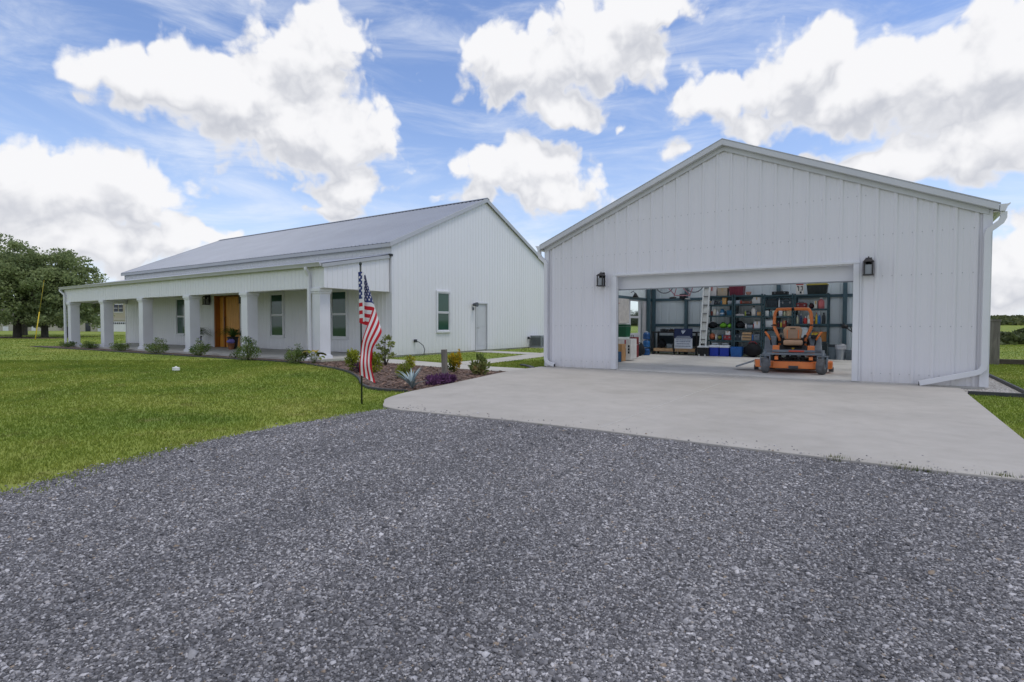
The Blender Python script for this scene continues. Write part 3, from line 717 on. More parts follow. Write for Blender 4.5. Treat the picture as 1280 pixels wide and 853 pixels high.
for ya, yb in ((HY0 - ho + 0.02, HY0 - 0.025), (HY1 + 0.025, HY1 + ho - 0.02)): mb = MB(); mb.box(HXL, HX, ya, yb, HE - 0.045, HE - 0.035); mb.build('eave_soffit', m_soffit, hou)

# porch
PF, PXR, PXL = 11.2, -14.58, -36.0
PZ0, PZR = 3.06, 3.64                                  # roof height at the front edge and at the house wall
PS = (PZR - PZ0) / (HY0 - 11.08)
mb = MB(); mb.prism([(PXL - 0.1, 11.02), (PXR + 0.02, 11.02), (PXR + 0.02, 13.985), (PXL - 0.1, 13.985)], -0.05, 0.085); mb.build('porch_slab', m_path, hou, bevel=0.01)
mb = MB(); pa = math.atan(PS); pc, ps = math.cos(pa), math.sin(pa)
sheet(mb, (PXL - 0.1, 11.06, PZ0 + 0.035), X_, (0, pc, ps), (0, -ps, pc), PXR - PXL + 0.16, lambda s: 0, lambda s: (HY0 - 11.07) / pc, 0.23, 0.022, 0.06, 0.025)
sheet(mb, (PXL - 0.1, 11.06, PZ0 + 0.005), X_, (0, pc, ps), (0, -ps, pc), PXR - PXL + 0.16, lambda s: 0, lambda s: (HY0 - 11.07) / pc, 99, 0)
mb.build('porch_roof', m_roof, hou)
BZ = 2.34
mb = MB()
sheet(mb, (PXL, PF, 0), X_, Z_, nY, PXR - PXL, lambda s: BZ, lambda s: PZ0 - 0.03, phase=0.1, **SD)
mb.box(PXL + 0.01, PXR - 0.01, PF + 0.006, PF + 0.34, BZ, BZ + 0.02)
mb.box(PXL + 0.36, PXR - 0.36, PF + 0.34, PF + 0.36, BZ, 2.6)
for xs, N in ((PXR, X_), (PXL, nX)):
    sheet(mb, (xs, PF, 0), Y_, Z_, N, HY0 - PF - 0.03, lambda s: BZ, lambda s: PZ0 - 0.03 + PS * (s + 0.1), phase=0.1, **SD)
mb.box(PXR - 0.34, PXR - 0.01, PF + 0.341, HY0 - 0.03, BZ, BZ + 0.02); mb.box(PXL + 0.01, PXL + 0.34, PF + 0.341, HY0 - 0.03, BZ, BZ + 0.02)
mb.box(PXR - 0.36, PXR - 0.34, PF + 0.361, HY0 - 0.03, BZ, 2.6); mb.box(PXL + 0.34, PXL + 0.36, PF + 0.361, HY0 - 0.03, BZ, 2.6)
mb.box(PXR - 0.02, PXR + 0.021, PF - 0.021, PF + 0.05, BZ, PZ0 - 0.03)
mb.build('porch_beam', m_wallh, hou)
mb = MB(); mb.box(PXL + 0.37, PXR - 0.37, PF + 0.37, HY0 - 0.03, 2.58, 2.595); mb.build('porch_ceiling', m_soffit, hou)
for xs in (PXR + 0.02, PXL - 0.07):
    mb = MB(); mb.obox((xs, 11.07, PZ0 + 0.0), (0, pc, ps), X_, (0, -ps, pc), (0, 2.86 / pc), (0, 0.05), (-0.10, 0.015)); mb.build('porch_rake_trim', m_trimg, hou, bevel=0.004)
mb = MB(); mb.box(PXR + 0.02, PXR + 0.12, 13.90, 14.03, 3.60, 3.68); mb.build('flashing_cap', m_black, hou)
# gutter along the front of the porch
b = MB(); p = [(0, 0), (0.0, -0.11), (0.08, -0.11), (0.10, -0.05), (0.13, 0.0), (0.13, 0.012), (0.11, 0.012), (0.085, -0.045), (0.065, -0.098), (0.012, -0.098), (0.012, 0)]
b.prism([(11.10 - a, PZ0 + 0.05 + c) for a, c in p], PXL - 0.12, PXR + 0.03, axis='x')
b.prism([(11.10 - a, PZ0 + 0.05 + c) for a, c in p[:5]], PXR + 0.031, PXR + 0.034, axis='x')
b.build('gutter', mat('weathered_gutter', (.50, .50, .53), .5, .08, 1.2), hou)
# columns with base and capital
CXS = [-15.02 - 4.075 * k for k in range(5)] + [-35.45]
for cx in CXS:
    c = MB(); c.box(cx - 0.2, cx + 0.2, PF + 0.0, PF + 0.4, 0.19, BZ - 0.16); co = c.build('porch_column', m_trim, hou, bevel=0.008)
    c = MB(); c.box(cx - 0.25, cx + 0.25, PF - 0.05, PF + 0.45, -0.05, 0.17); c.box(cx - 0.225, cx + 0.225, PF - 0.025, PF + 0.425, 0.171, 0.2); c.build('column_base', m_trim, co, bevel=0.01)
    c = MB(); c.box(cx - 0.225, cx + 0.225, PF - 0.025, PF + 0.425, BZ - 0.17, BZ - 0.11)
    c.box(cx - 0.25, cx + 0.25, PF - 0.05, PF + 0.45, BZ - 0.109, BZ - 0.003); c.build('column_capital', m_trim, co, bevel=0.008)
for dx, top in ((-15.27, (-15.27, 11.02, PZ0 - 0.055)), (-35.80, (-36.02, 11.02, PZ0 - 0.055))):
    b = MB(); y = PF - 0.065
    b.rtube([top, (top[0], 11.02, PZ0 - 0.12), (dx, y + 0.0, PZ0 - 0.33), (dx, y - 0.001, PZ0 - 0.42), (dx, y, 0.12), (dx, y - 0.04, 0.06), (dx, y - 0.16, 0.04)], 0.10, 0.075)
    b.build('downspout', m_trim, hou, bevel=0.006)
# front door: recessed honey-coloured double door
fd = MB(); fd.box(DX0 + 0.09, DX1 - 0.09, HY0 + 0.20, HY0 + 0.26, 2.46, 2.518)
for x0, x1 in ((DX0 + 0.001, DX0 + 0.088), (DX1 - 0.088, DX1 - 0.001)): fd.box(x0, x1, HY0 - 0.03, HY0 + 0.26, 0.09, 2.518)
fdo = fd.build('front_door', m_doord, hou, bevel=0.005)
xm = DX0 + 0.62
l = MB(); l.box(DX0 + 0.09, xm - 0.07, HY0 + 0.20, HY0 + 0.24, 0.10, 2.455); l.build('side_panel', m_door, fdo)
l = MB(); l.box(xm - 0.068, xm + 0.02, HY0 + 0.1, HY0 + 0.25, 0.10, 2.455); l.build('mullion', m_doord, fdo)
l = MB(); l.box(xm + 0.022, DX1 - 0.28, HY0 + 0.18, HY0 + 0.23, 0.11, 2.45)
for k in range(7):
    x = xm + 0.10 + k * 0.16; l.box(x, x + 0.145, HY0 + 0.168, HY0 + 0.179, 0.16, 2.40)
lo = l.build('door_leaf', m_door, fdo, bevel=0.004)
l = MB(); l.tube([(xm + 0.07, HY0 + 0.165, 0.9), (xm + 0.07, HY0 + 0.09, 0.92), (xm + 0.07, HY0 + 0.09, 1.5), (xm + 0.07, HY0 + 0.165, 1.52)], 0.014, 8); l.build('door_handle', m_black, fdo)
l = MB(); l.box(DX1 - 0.278, DX1 - 0.09, HY0 + 0.12, HY0 + 0.25, 0.10, 2.455); l.build('side_panel', m_doord, fdo)
l = MB(); l.box(DX0 + 0.1, DX1 - 0.1, HY0 - 0.01, HY0 + 0.19, 0.086, 0.098); l.build('threshold', m_bronze, fdo)
mb = MB()
for x0, x1 in ((DX0 - 0.12, DX0 - 0.002), (DX1 + 0.002, DX1 + 0.12)): mb.box(x0, x1, HY0 - 0.045, HY0 + 0.02, 0.09, 2.60)
mb.box(DX0 - 0.001, DX1 + 0.001, HY0 - 0.045, HY0 + 0.02, 2.521, 2.575); mb.build('door_casing', m_trim, hou)
lantern(hou, DX0 - 0.42, HY0 - 0.02, 2.32, 1.35); lantern(hou, DX1 + 0.45, HY0 - 0.02, 2.32, 1.35)
mb = MB(); mb.box(DX1 + 0.28, DX1 + 0.34, HY0 - 0.05, HY0 - 0.02, 1.12, 1.26); mb.build('doorbell', m_black, hou)
# side door on the gable wall
sd = MB(); y0, y1 = HY0 + 4.85, HY0 + 5.72
sd.box(HX - 0.06, HX + 0.035, y0 + 0.001, y0 + 0.06, 0.06, 2.06); sd.box(HX - 0.06, HX + 0.035, y1 - 0.06, y1 - 0.001, 0.06, 2.06); sd.box(HX - 0.06, HX + 0.04, y0 + 0.001, y1 - 0.001, 2.062, 2.118)
so = sd.build('side_door', mat('side_door_frame', (0.50, 0.51, 0.53), 0.45, 0.05, 2), hou)
l = MB(); l.box(HX - 0.05, HX - 0.01, y0 + 0.062, y1 - 0.062, 0.07, 2.058)
for a, c in ((0.25, 0.95), (1.1, 1.9)):
    l.box(HX - 0.009, HX - 0.003, y0 + 0.16, y1 - 0.16, a, c)
l.build('door_leaf', mat('side_door_grey', (0.52, 0.53, 0.55), 0.45, 0.05, 2), so, bevel=0.004)
l = MB(); l.tube([(HX - 0.01, y0 + 0.12, 1.02), (HX + 0.05, y0 + 0.12, 1.02), (HX + 0.05, y0 + 0.24, 1.02)], 0.012, 8); l.build('door_handle', M('#8c8a86', 0.3, 0.1, 0.8), so)
l = MB(); l.lathe([(0.03, 0.0), (0.06, 0.02), (0.07, 0.09), (0.10, 0.22)], (HX + 0.02, y0 - 0.16, 2.02), axis='x', n=14)
l.box(HX + 0.019, HX + 0.05, y0 - 0.2, y0 - 0.12, 1.78, 1.9)
l.build('side_door_light', M('#5b5d63', 0.4, 0.1, 0.5), hou)
for yo, zo in ((15.13, 0.56), (23.1, 0.50)):
    l = MB(); l.box(HX + 0.02, HX + 0.09, yo - 0.05, yo + 0.05, zo - 0.05, zo + 0.06); o = l.build('outlet_box', M('#34363a'), hou)
    l = MB(); l.tube([(HX + 0.09, yo, zo), (HX + 0.13, yo + 0.12, zo - 0.05), (HX + 0.13, yo + 0.34, zo - 0.18), (HX + 0.13, yo + 0.42, zo - 0.34), (HX + 0.12, yo + 0.38, zo - 0.52)], 0.014, 6); l.build('cable', M('#3c3e42'), o)
# ================================================================== THINGS IN THE GARAGE
FL = 0.046
SHY = 20.52                                              # front of the racks
def zat(px, py, Y): return float(PY(px, py, Y)[2])
def xat(px, py, Y): return float(PY(px, py, Y)[0])
RX = [-5.27, -4.33, -3.37, -2.43, -1.40]
RS = [[0.62, 1.04, 1.50, 1.89, 2.20], [0.62, 1.04, 1.48, 1.90, 2.20], [0.62, 1.08, 1.46, 1.76, 2.18], [0.62, 1.20, 1.70, 2.17]]
RL_ = ['leftmost dark green metal storage rack, beside the tall white ladder', 'dark green metal rack second from the ladder, with a black bag below it',
       'dark green metal rack directly behind the orange roll bar of the mower', 'rightmost dark green metal rack, under the yellow-lidded tote']
racks = []
for i in range(4):
    xa, xb = RX[i] + 0.012, RX[i + 1] - 0.012
    t = thing('storage_rack', (xa, SHY, FL), RL_[i], 'shelving', 'metal storage racks along the back wall')
    for x in (0, xb - xa - 0.05):
        b = MB()
        for y in (0, 0.53): b.box(x, x + 0.05, y, y + 0.05, 0, RS[i][-1] + 0.03 - FL)
        for z in (0.15, 0.8, 1.5): b.box(x + 0.015, x + 0.035, 0.05, 0.53, z, z + 0.03)
        b.build('upright_frame', m_rack, t)
    for z in RS[i]:
        b = MB(); b.box(0.051, xb - xa - 0.051, 0.005, 0.045, z - 0.055 - FL, z - FL); b.box(0.051, xb - xa - 0.051, 0.535, 0.575, z - 0.055 - FL, z - FL)
        b.box(0.051, xb - xa - 0.051, 0.046, 0.534, z - 0.02 - FL, z - 0.003 - FL); b.build('shelf', m_rack, t)
    racks.append(t)

def at(o, x, y, z): o.location = (x, y, z); return o
def k_box(w, d, h, col, name='cardboard_box', mark=None, **_):
    b = MB(); b.box(-w / 2, w / 2, 0, d, 0, h)
    o = b.build(name, M(col, 0.75), None, bevel=0.006)
    l = MB(); l.box(-w / 2 + 0.004, w / 2 - 0.004, d * 0.47, d * 0.53, h + 0.001, h + 0.003); l.box(-0.02, 0.02, -0.003, -0.001, h * 0.55, h - 0.004); l.build('tape', M('#b59a6c' if mark is None else mark, 0.4), o)
    return o
def k_bin(w, d, h, col, lid=None, name='storage_bin', **_):
    b = MB(); t = 0.86
    vs = []
    for z, k in ((0, t), (h * 0.82, 0.97)): vs += [(sx * w / 2 * k, d / 2 + sy * d / 2 * k, z) for sx, sy in ((-1, -1), (1, -1), (1, 1), (-1, 1))]
    b.add(vs, [(3, 2, 1, 0), (4, 5, 6, 7), (0, 1, 5, 4), (1, 2, 6, 5), (2, 3, 7, 6), (3, 0, 4, 7)])
    for k in range(5): x = (k - 2) * w * 0.17; b.box(x - w * 0.03, x + w * 0.03, 0.0 + 0.006, 0.03, h * 0.15, h * 0.7)
    o = b.build(name, M(col, 0.45), None, bevel=0.008)
    l = MB(); l.box(-w / 2, w / 2, 0, d, h * 0.83, h * 0.93); l.box(-w / 2 * 0.86, w / 2 * 0.86, d * 0.08, d * 0.92, h * 0.931, h); l.build('lid', M(lid or col, 0.45), o, bevel=0.006)
    return o
def k_bottle(w, d, h, col, cap='#d8d8d8', name='bottle', **_):
    r = w / 2; b = MB(); b.lathe([(r * 0.92, 0), (r, h * 0.04), (r, h * 0.62), (r * 0.8, h * 0.74), (r * 0.36, h * 0.83), (r * 0.34, h * 0.88)], (0, d / 2, 0), n=14)
    o = b.build(name, M(col, 0.35), None)
    l = MB(); l.lathe([(r * 0.42, h * 0.881), (r * 0.42, h * 0.98), (r * 0.36, h)], (0, d / 2, 0), n=12); l.build('cap', M(cap, 0.4), o)
    return o
def k_bag(w, d, h, col, name='duffel_bag', strap='#101114', seed=1, **_):
    b = MB(); b.blob((0, d / 2, h * 0.46), (w / 2 * 0.95, d / 2, h * 0.46), seed, 14, 0, 0.07)
    o = b.build(name, M(col, 0.85))
    l = MB(); l.tube([(-w * 0.25, d * 0.4, h * 0.8), (-w * 0.12, d * 0.35, h * 0.99), (w * 0.12, d * 0.35, h * 0.99), (w * 0.25, d * 0.4, h * 0.8)], 0.012, 6); l.build('carry_strap', M(strap, 0.8), o)
    return o
def k_case(w, d, h, col, name='tool_case', trim='#15171a', **_):
    b = MB(); b.box(-w / 2, w / 2, 0.012, d, 0, h * 0.55); b.box(-w / 2, w / 2, 0.012, d, h * 0.57, h * 0.9); o = b.build(name, M(col, 0.45), None, bevel=0.012)
    l = MB(); l.tube([(-w * 0.2, 0.03, h * 0.86), (-w * 0.2, 0.03, h), (w * 0.2, 0.03, h), (w * 0.2, 0.03, h * 0.86)], min(0.012, h * 0.06), 6); l.build('handle', M(trim), o)
    l = MB()
    for x in (-w * 0.3, w * 0.3): l.box(x - 0.02, x + 0.02, 0, 0.011, h * 0.42, h * 0.66)
    l.build('latch', M('#8a8d90', 0.4), o)
    return o
def k_bowl(w, d, h, col, name='bowl', **_):
    b = MB(); r = w / 2; b.lathe([(r * 0.45, 0), (r * 0.8, h * 0.4), (r, h * 0.95), (r * 1.03, h), (r * 0.95, h), (r * 0.7, h * 0.4), (r * 0.3, h * 0.15)], (0, d / 2, 0), n=18)
    o = b.build(name, M(col, 0.4)); return o
def k_helmet(w, d, h, col, name='helmet', **_):
    b = MB(); r = w / 2
    b.lathe([(r, 0), (r * 1.02, h * 0.25), (r * 0.9, h * 0.6), (r * 0.55, h * 0.9), (r * 0.05, h)], (0, d / 2, 0), n=18); o = b.build(name, M(col, 0.3))
    l = MB(); l.lathe([(r * 1.04, h * 0.18), (r * 1.07, h * 0.22), (r * 1.07, h * 0.34), (r * 1.0, h * 0.38)], (0, d / 2, 0), n=18); l.build('brim_band', M('#c9d2d8', 0.4), o)
    return o
def k_tubtray(w, d, h, col, name='open_tray', **_):
    b = MB(); t = 0.012
    b.box(-w / 2, w / 2, 0, d, 0, t); b.box(-w / 2, w / 2, 0, t, t, h * 0.7); b.box(-w / 2, w / 2, d - t, d, t, h * 0.7); b.box(-w / 2, -w / 2 + t, t, d - t, t, h * 0.7); b.box(w / 2 - t, w / 2, t, d - t, t, h * 0.7)
    o = b.build(name, M(col, 0.6)); l = MB()
    rr = random.Random(int(w * 1000))
    for k in range(7): l.tube([(rr.uniform(-w * .42, w * .42), d * 0.2 + k * d * .09, h * 0.3), (rr.uniform(-w * .42, w * .42), d * 0.2 + k * d * .09, h * rr.uniform(.7, 1.0))], 0.014, 6)
    l.build('contents', M('#3a3f45'), o); return o
def k_crate(w, d, h, col, name='wooden_crate', **_):
    b = MB(); t = 0.012
    for z in (0.0, h * 0.36, h * 0.72):
        b.box(-w / 2, w / 2, 0, t, z + 0.004, z + h * 0.26); b.box(-w / 2, w / 2, d - t, d, z + 0.004, z + h * 0.26)
        b.box(-w / 2, -w / 2 + t, t + .001, d - t - .001, z + 0.004, z + h * 0.26); b.box(w / 2 - t, w / 2, t + .001, d - t - .001, z + 0.004, z + h * 0.26)
    for x in (-w / 2 + t + .002, w / 2 - 2.5 * t): b.box(x, x + 0.02, t + .001, t + 0.02, 0, h)
    b.box(-w / 2 + t, w / 2 - t, t, d - t, 0.001, 0.012)
    return b.build(name, m_ply)
def shelf(rk, lv, px0, px1, pyt, kind, col, label, cat, d=0.3, dy=0.05, **kw):
    z0 = RS[rk][lv]; Y = SHY + dy
    x0, x1 = xat(px0, 400, Y), xat(px1, 400, Y); z1 = zat((px0 + px1) / 2, pyt, Y)
    hmax = (RS[rk][lv + 1] - 0.07 if lv + 1 < len(RS[rk]) else 9)
    z1 = min(max(z1, z0 + 0.05), hmax)
    o = kind(abs(x1 - x0), d, z1 - z0, col, **kw); at(o, (x0 + x1) / 2, Y, z0); return tag(o, label, cat)
TS = 'on top of the leftmost rack'
shelf(0, 4, 884, 895, 358.5, k_box, '#c9c6c4', 'pale cardboard box with a red mark, on the racks next to the ladder', 'box', mark='#b23c32')
shelf(0, 4, 896.5, 908.5, 360, k_box, '#a89a86', 'tan cardboard box on top of the racks between the pale box and the maroon tote', 'box')
shelf(0, 4, 910, 929, 355, k_bin, '#6e1f33', 'maroon lidded plastic tote on top of the racks', 'tote', name='plastic_tote', d=0.45)
shelf(1, 4, 931, 938.5, 365, k_bowl, '#c99684', 'small pinkish bowl alone on top of the racks right of the maroon tote', 'bowl', d=0.16)
shelf(0, 3, 884.5, 892, 376.5, k_box, '#9fa3a8', 'low light grey carton on the second shelf down nearest the ladder', 'box')
shelf(0, 3, 893, 899.5, 377, k_case, '#1d2226', 'small black tool case between a grey carton and a tan upright box', 'case')
shelf(0, 3, 902.5, 907.5, 371.5, k_box, '#c99a5c', 'tall narrow tan box standing on the second shelf of the leftmost rack', 'box')
shelf(0, 3, 909, 914.5, 376, k_bin, '#aab0b4', 'small clear-grey bin on the second shelf at the right upright of the leftmost rack', 'bin')
shelf(0, 2, 884.5, 887.5, 389, k_bottle, '#b9bfc2', 'small pale jar at the left end of the middle shelf near the ladder', 'jar', d=0.08)
shelf(0, 2, 891, 894.5, 384.5, k_bottle, '#d9d4c2', 'tall cream spray bottle on the middle shelf of the leftmost rack', 'bottle', d=0.1)
shelf(0, 2, 898.5, 905, 386, k_helmet, '#2e6f96', 'blue hard hat with a pale band on the middle shelf of the leftmost rack', 'hard hat', d=0.24)
shelf(0, 2, 908, 915, 388, k_bin, '#1b5f80', 'teal-blue bin beside the blue hard hat on the middle shelf', 'bin')
shelf(0, 1, 883.5, 896, 402, k_bag, '#191b20', 'black soft bag with a pale strap on the fourth shelf beside the ladder', 'bag', strap='#c9c9c9', seed=3)
shelf(0, 1, 898.5, 908, 403, k_bag, '#6fae2f', 'larger bright lime green bag on the leftmost rack', 'bag', strap='#27331d', seed=4)
shelf(0, 1, 908.5, 914.5, 404, k_bag, '#7cc23a', 'smaller bright lime green bag at the right upright of the leftmost rack', 'bag', strap='#27331d', seed=5)
shelf(0, 0, 883.5, 885.2, 415, k_bottle, '#3f7d3a', 'thin green bottle at the left end of the lowest shelf', 'bottle', d=0.08)
shelf(0, 0, 885.5, 893.5, 416, k_bag, '#d07552', 'salmon orange bundle on the lowest shelf of the leftmost rack', 'bundle', name='cloth_bundle', strap='#6d7a3c', seed=6)
shelf(0, 0, 896, 902, 419, k_bag, '#8a8b3c', 'small olive yellow pouch on the lowest shelf of the leftmost rack', 'pouch', name='pouch', seed=7)
shelf(0, 0, 904.5, 914, 419, k_case, '#9c3038', 'dark red tool case under a white carton on the lowest shelf', 'case')
_o = shelf(0, 0, 907, 913, 414.5, k_box, '#d9d6d4', 'white carton stacked on the dark red tool case', 'box', d=0.2); _z = zat(909, 419, SHY + .05); _o.location.z = _z + 0.004; _o.scale.z = 0.45
shelf(1, 3, 918.5, 924.5, 375.5, k_bin, '#b9c3cc', 'pale blue-white bin on the second shelf of the rack with the black bag', 'bin')
shelf(1, 3, 927, 939, 376.5, k_case, '#7c4630', 'low rust brown case on the second shelf behind the mower side', 'case', d=0.35)
shelf(1, 3, 941, 950, 371.5, k_box, '#c4c4c2', 'off-white carton at the right end of the second shelf left of the mower', 'box')
shelf(1, 2, 918, 930, 391.5, k_tubtray, '#b7b4b2', 'long shallow pale tray with dark tools on the middle shelf', 'tray')
shelf(1, 2, 932.5, 937, 389, k_case, '#14171a', 'black drill case beside the printed white jug', 'case')
shelf(1, 2, 938.5, 944.5, 383, k_bottle, '#d3d0c8', 'white jug with a dark label on the middle shelf', 'jug', cap='#23262b', d=0.16)
shelf(1, 2, 946, 951, 390, k_box, '#b58a58', 'little tan box right of the white jug', 'box')
shelf(1, 1, 918, 931, 401.5, k_bag, '#14161a', 'black duffel bag on the fourth shelf, left of white cartons', 'bag', seed=9)
shelf(1, 1, 933.5, 941, 406, k_bin, '#8f9aa3', 'grey-blue bin between the black duffel and the white cartons', 'bin')
shelf(1, 1, 942.5, 950.5, 402, k_box, '#c8c9cc', 'white carton at the right end of the fourth shelf left of the mower', 'box')
shelf(1, 0, 918, 926.5, 416.5, k_case, '#22313a', 'dark slate case on the lowest shelf left of the slatted crate', 'case')
shelf(1, 0, 928, 939.5, 415.5, k_crate, '#8a6a3a', 'slatted wooden crate on the lowest shelf', 'crate')
shelf(1, 0, 942, 950, 417, k_case, '#6c7680', 'grey tool box right of the slatted wooden crate', 'tool box', name='tool_box')
shelf(2, 4, 964, 984, 364, k_case, '#15181c', 'long flat black case lying on top of the rack above the roll bar', 'case', d=0.35)
shelf(2, 3, 956.5, 972, 374.5, k_bin, '#223038', 'wide dark slate bin on the top inner shelf behind the roll bar', 'bin')
shelf(2, 3, 975, 990, 373.5, k_case, '#2c3a42', 'wide dark grey case beside the wide dark slate bin', 'case')
for k, (a, c, py, lab) in enumerate(((956, 961, 386, 'small parts drawer box, left one behind the mower roll bar'), (965, 970, 386, 'small parts drawer box in the middle, behind the mower roll bar'), (973, 978, 387, 'small parts drawer box at the right, behind the mower roll bar'))):
    o = shelf(2, 2, a, c, py, k_bin, ('#dfe3df', '#c9d4c4', '#d4d6d8')[k], lab, 'drawer box', lid='#55676b', name='parts_box')
shelf(2, 1, 956, 966, 399, k_bin, '#c8cccd', 'white tub with grey lid at the left shoulder of the mower roll bar', 'tub', lid='#8f989c', name='plastic_tub')
for k, (a, c, col, lab) in enumerate(((968, 970.5, '#c98a2c', 'amber bottle between a white tub and a dark red bottle'), (971.5, 974, '#5b1f22', 'dark red bottle next to the amber bottle'), (975, 977.5, '#c9c04a', 'yellow bottle right of the dark red bottle'), (983, 986, '#23262a', 'black bottle behind the top of the mower seat'))):
    shelf(2, 1, a, c, 402, k_bottle, col, lab, 'bottle', d=0.09)
shelf(2, 0, 957, 972, 414, k_bin, '#5b6d74', 'blue-grey tote on the lowest shelf behind the left side of the mower seat', 'tote', name='plastic_tote')
shelf(2, 0, 975, 990, 416, k_box, '#7d7468', 'brown carton on the lowest shelf hidden partly by the mower seat', 'box')
for rk, lv, a, c, py, kd, col, lab, cat, kw in (
 (0, 3, 899.8, 902.2, 375.5, k_bottle, '#3d6f8f', 'small steel blue can behind the tall tan box', 'can', {}),
 (0, 2, 888, 890.6, 388, k_bottle, '#7e3b2d', 'rusty red can between the pale jar and the cream spray bottle', 'can', {}),
 (0, 2, 894.8, 898, 388.5, k_bottle, '#c8ccd0', 'squat white tin left of the blue hard hat', 'tin', {}),
 (0, 2, 905.3, 907.8, 388, k_bottle, '#26323a', 'black can between the hard hat and the teal bin', 'can', {}),
 (0, 0, 893.8, 896, 417, k_bottle, '#d8d6cc', 'white bottle between the salmon bundle and the olive pouch', 'bottle', {}),
 (0, 0, 902.2, 904, 417, k_bottle, '#39648f', 'slim blue bottle left of the dark red tool case', 'bottle', {}),
 (1, 3, 924.8, 926.8, 375, k_bottle, '#bb4a35', 'orange-red can left of the low rust brown case', 'can', {}),
 (1, 3, 939.2, 940.8, 373, k_bottle, '#e0ded6', 'slim white bottle left of the off-white carton', 'bottle', {}),
 (1, 2, 930.4, 932.3, 388, k_bottle, '#a8b54a', 'small lime can beside the black drill case', 'can', {}),
 (1, 2, 944.8, 946, 388, k_bottle, '#4b6f9a', 'tiny blue bottle right of the white jug', 'bottle', {}),
 (1, 1, 931.2, 933.2, 404, k_bottle, '#e4e2dc', 'white spray can right of the black duffel', 'spray can', {}),
 (1, 1, 941.2, 942.4, 404, k_bottle, '#c0392b', 'red spray can between the grey-blue bin and the white carton', 'spray can', {}),
 (1, 0, 926.6, 928, 418, k_bottle, '#d7d3c4', 'cream bottle left of the slatted wooden crate', 'bottle', {}),
 (1, 0, 939.7, 941.7, 417, k_bottle, '#3c73b8', 'blue bottle between the slatted crate and the grey tool box', 'bottle', {}),
 (2, 3, 972.3, 974.6, 373, k_bottle, '#c9cdd0', 'slim pale can between the two wide dark boxes behind the roll bar', 'can', {}),
 (2, 2, 961.4, 964.6, 388, k_bottle, '#557a86', 'teal can between the left and middle drawer boxes', 'can', {}),
 (2, 2, 979, 982, 388, k_bottle, '#b7bb98', 'khaki tin right of the last drawer box', 'tin', {}),
 (2, 2, 983, 989.5, 386, k_box, '#b9a78a', 'light brown carton at the right end of the drawer-box shelf', 'box', {}),
 (2, 1, 978, 982.5, 401, k_box, '#8d3a30', 'small brick red carton right of the yellow bottle', 'box', {}),
 (3, 2, 1017.4, 1021, 376, k_box, '#c2beb2', 'small ivory carton left of the squat red and white jug', 'box', {}),
 (3, 1, 1009.4, 1013.5, 394, k_box, '#d5d3cc', 'white carton just right of the red bottle on the bottle shelf', 'box', {}),
 (3, 1, 1014, 1018.4, 396, k_case, '#3b4147', 'small charcoal case in the middle of the bottle shelf', 'case', {}),
 (3, 0, 1010.6, 1015.6, 413, k_bin, '#546670', 'slate bin between the wide white tub and the brown cardboard box', 'bin', {})):
    shelf(rk, lv, a, c, py, kd, col, lab, cat, d=.09 if kd is k_bottle else .22, **kw)
# white card with a red heading and dark figures
z0 = RS[3][3]; x0, x1 = xat(995, 360, SHY + .05), xat(1004.5, 360, SHY + .05); zt = zat(1000, 353.5, SHY + .05)
o = k_box(x1 - x0, 0.12, zt - z0, '#d8d4cc', 'printed_box', mark='#d8d4cc'); at(o, (x0 + x1) / 2, SHY + .05, z0); tag(o, 'white printed box with a red top band and dark figures, on the rightmost rack', 'box')
w_, h_ = x1 - x0, zt - z0
l = MB(); l.box(-w_ / 2 + .005, w_ / 2 - .005, -0.006, -0.0035, h_ * .80, h_ * .98); l.build('red_band', M('#a8382f', 0.6), o)
l = MB()
for (a, b_, c, e) in ((-.05, -.02, .3, .7), (.03, .1, .62, .7), (.07, .1, .42, .61), (.03, .1, .34, .41), (.0, .06, .08, .26), (-.09, -.05, .62, .72)): l.box(a * 0.9, b_ * 0.9, -0.0062, -0.0036, h_ * c, h_ * e)
l.build('printed_figures', M('#1d2024', 0.6), o)
shelf(3, 3, 1007, 1034, 354, k_bin, '#16211f', 'long dark tote with a yellow lid rim on top of the rightmost rack', 'tote', lid='#a89a3c', name='plastic_tote', d=0.42)
shelf(3, 2, 994.5, 1008, 378, k_case, '#7a2020', 'dark red case on the upper shelf of the rightmost rack', 'case')
shelf(3, 2, 1010, 1017, 379, k_bag, '#3f1d22', 'small maroon pouch in the middle of the upper shelf of the rightmost rack', 'pouch', name='pouch', seed=12)
shelf(3, 2, 1021.5, 1030, 372, k_bottle, '#c56a6a', 'squat red and white jug at the right end of the upper shelf', 'jug', d=0.2, cap='#ecebe8')
for k, (a, c, py, col, cap, lab) in enumerate(((995, 998, 394, '#c9c6a6', '#d9d9d9', 'cream bottle, first on the bottle shelf of the rightmost rack'), (999.5, 1002.5, 393, '#2b3f63', '#d9d9d9', 'navy bottle second from left on the bottle shelf'),
        (1004, 1009, 396, '#b2322e', '#f0f0f0', 'red bottle with white cap behind the roll bar'), (1019, 1021.5, 391, '#d8b83a', '#b2322e', 'yellow bottle with red cap on the bottle shelf'),
        (1022, 1025.5, 392, '#2a6fb0', '#e8e8e8', 'bright blue bottle with a white cap on the bottle shelf'), (1027, 1032, 391, '#2b3133', '#15181a', 'large black jug at the right end of the bottle shelf'))):
    shelf(3, 1, a, c, py, k_bottle, col, lab, 'bottle', d=0.1, cap=cap)
shelf(3, 0, 994.5, 1010, 409, k_bin, '#c6cdd0', 'wide white tub on the lower shelf of the rightmost rack, behind the mower seat', 'tub', name='plastic_tub')
shelf(3, 0, 1016, 1033.5, 415, k_box, '#a06a35', 'brown cardboard box on the lowest shelf at the right of the mower', 'box')
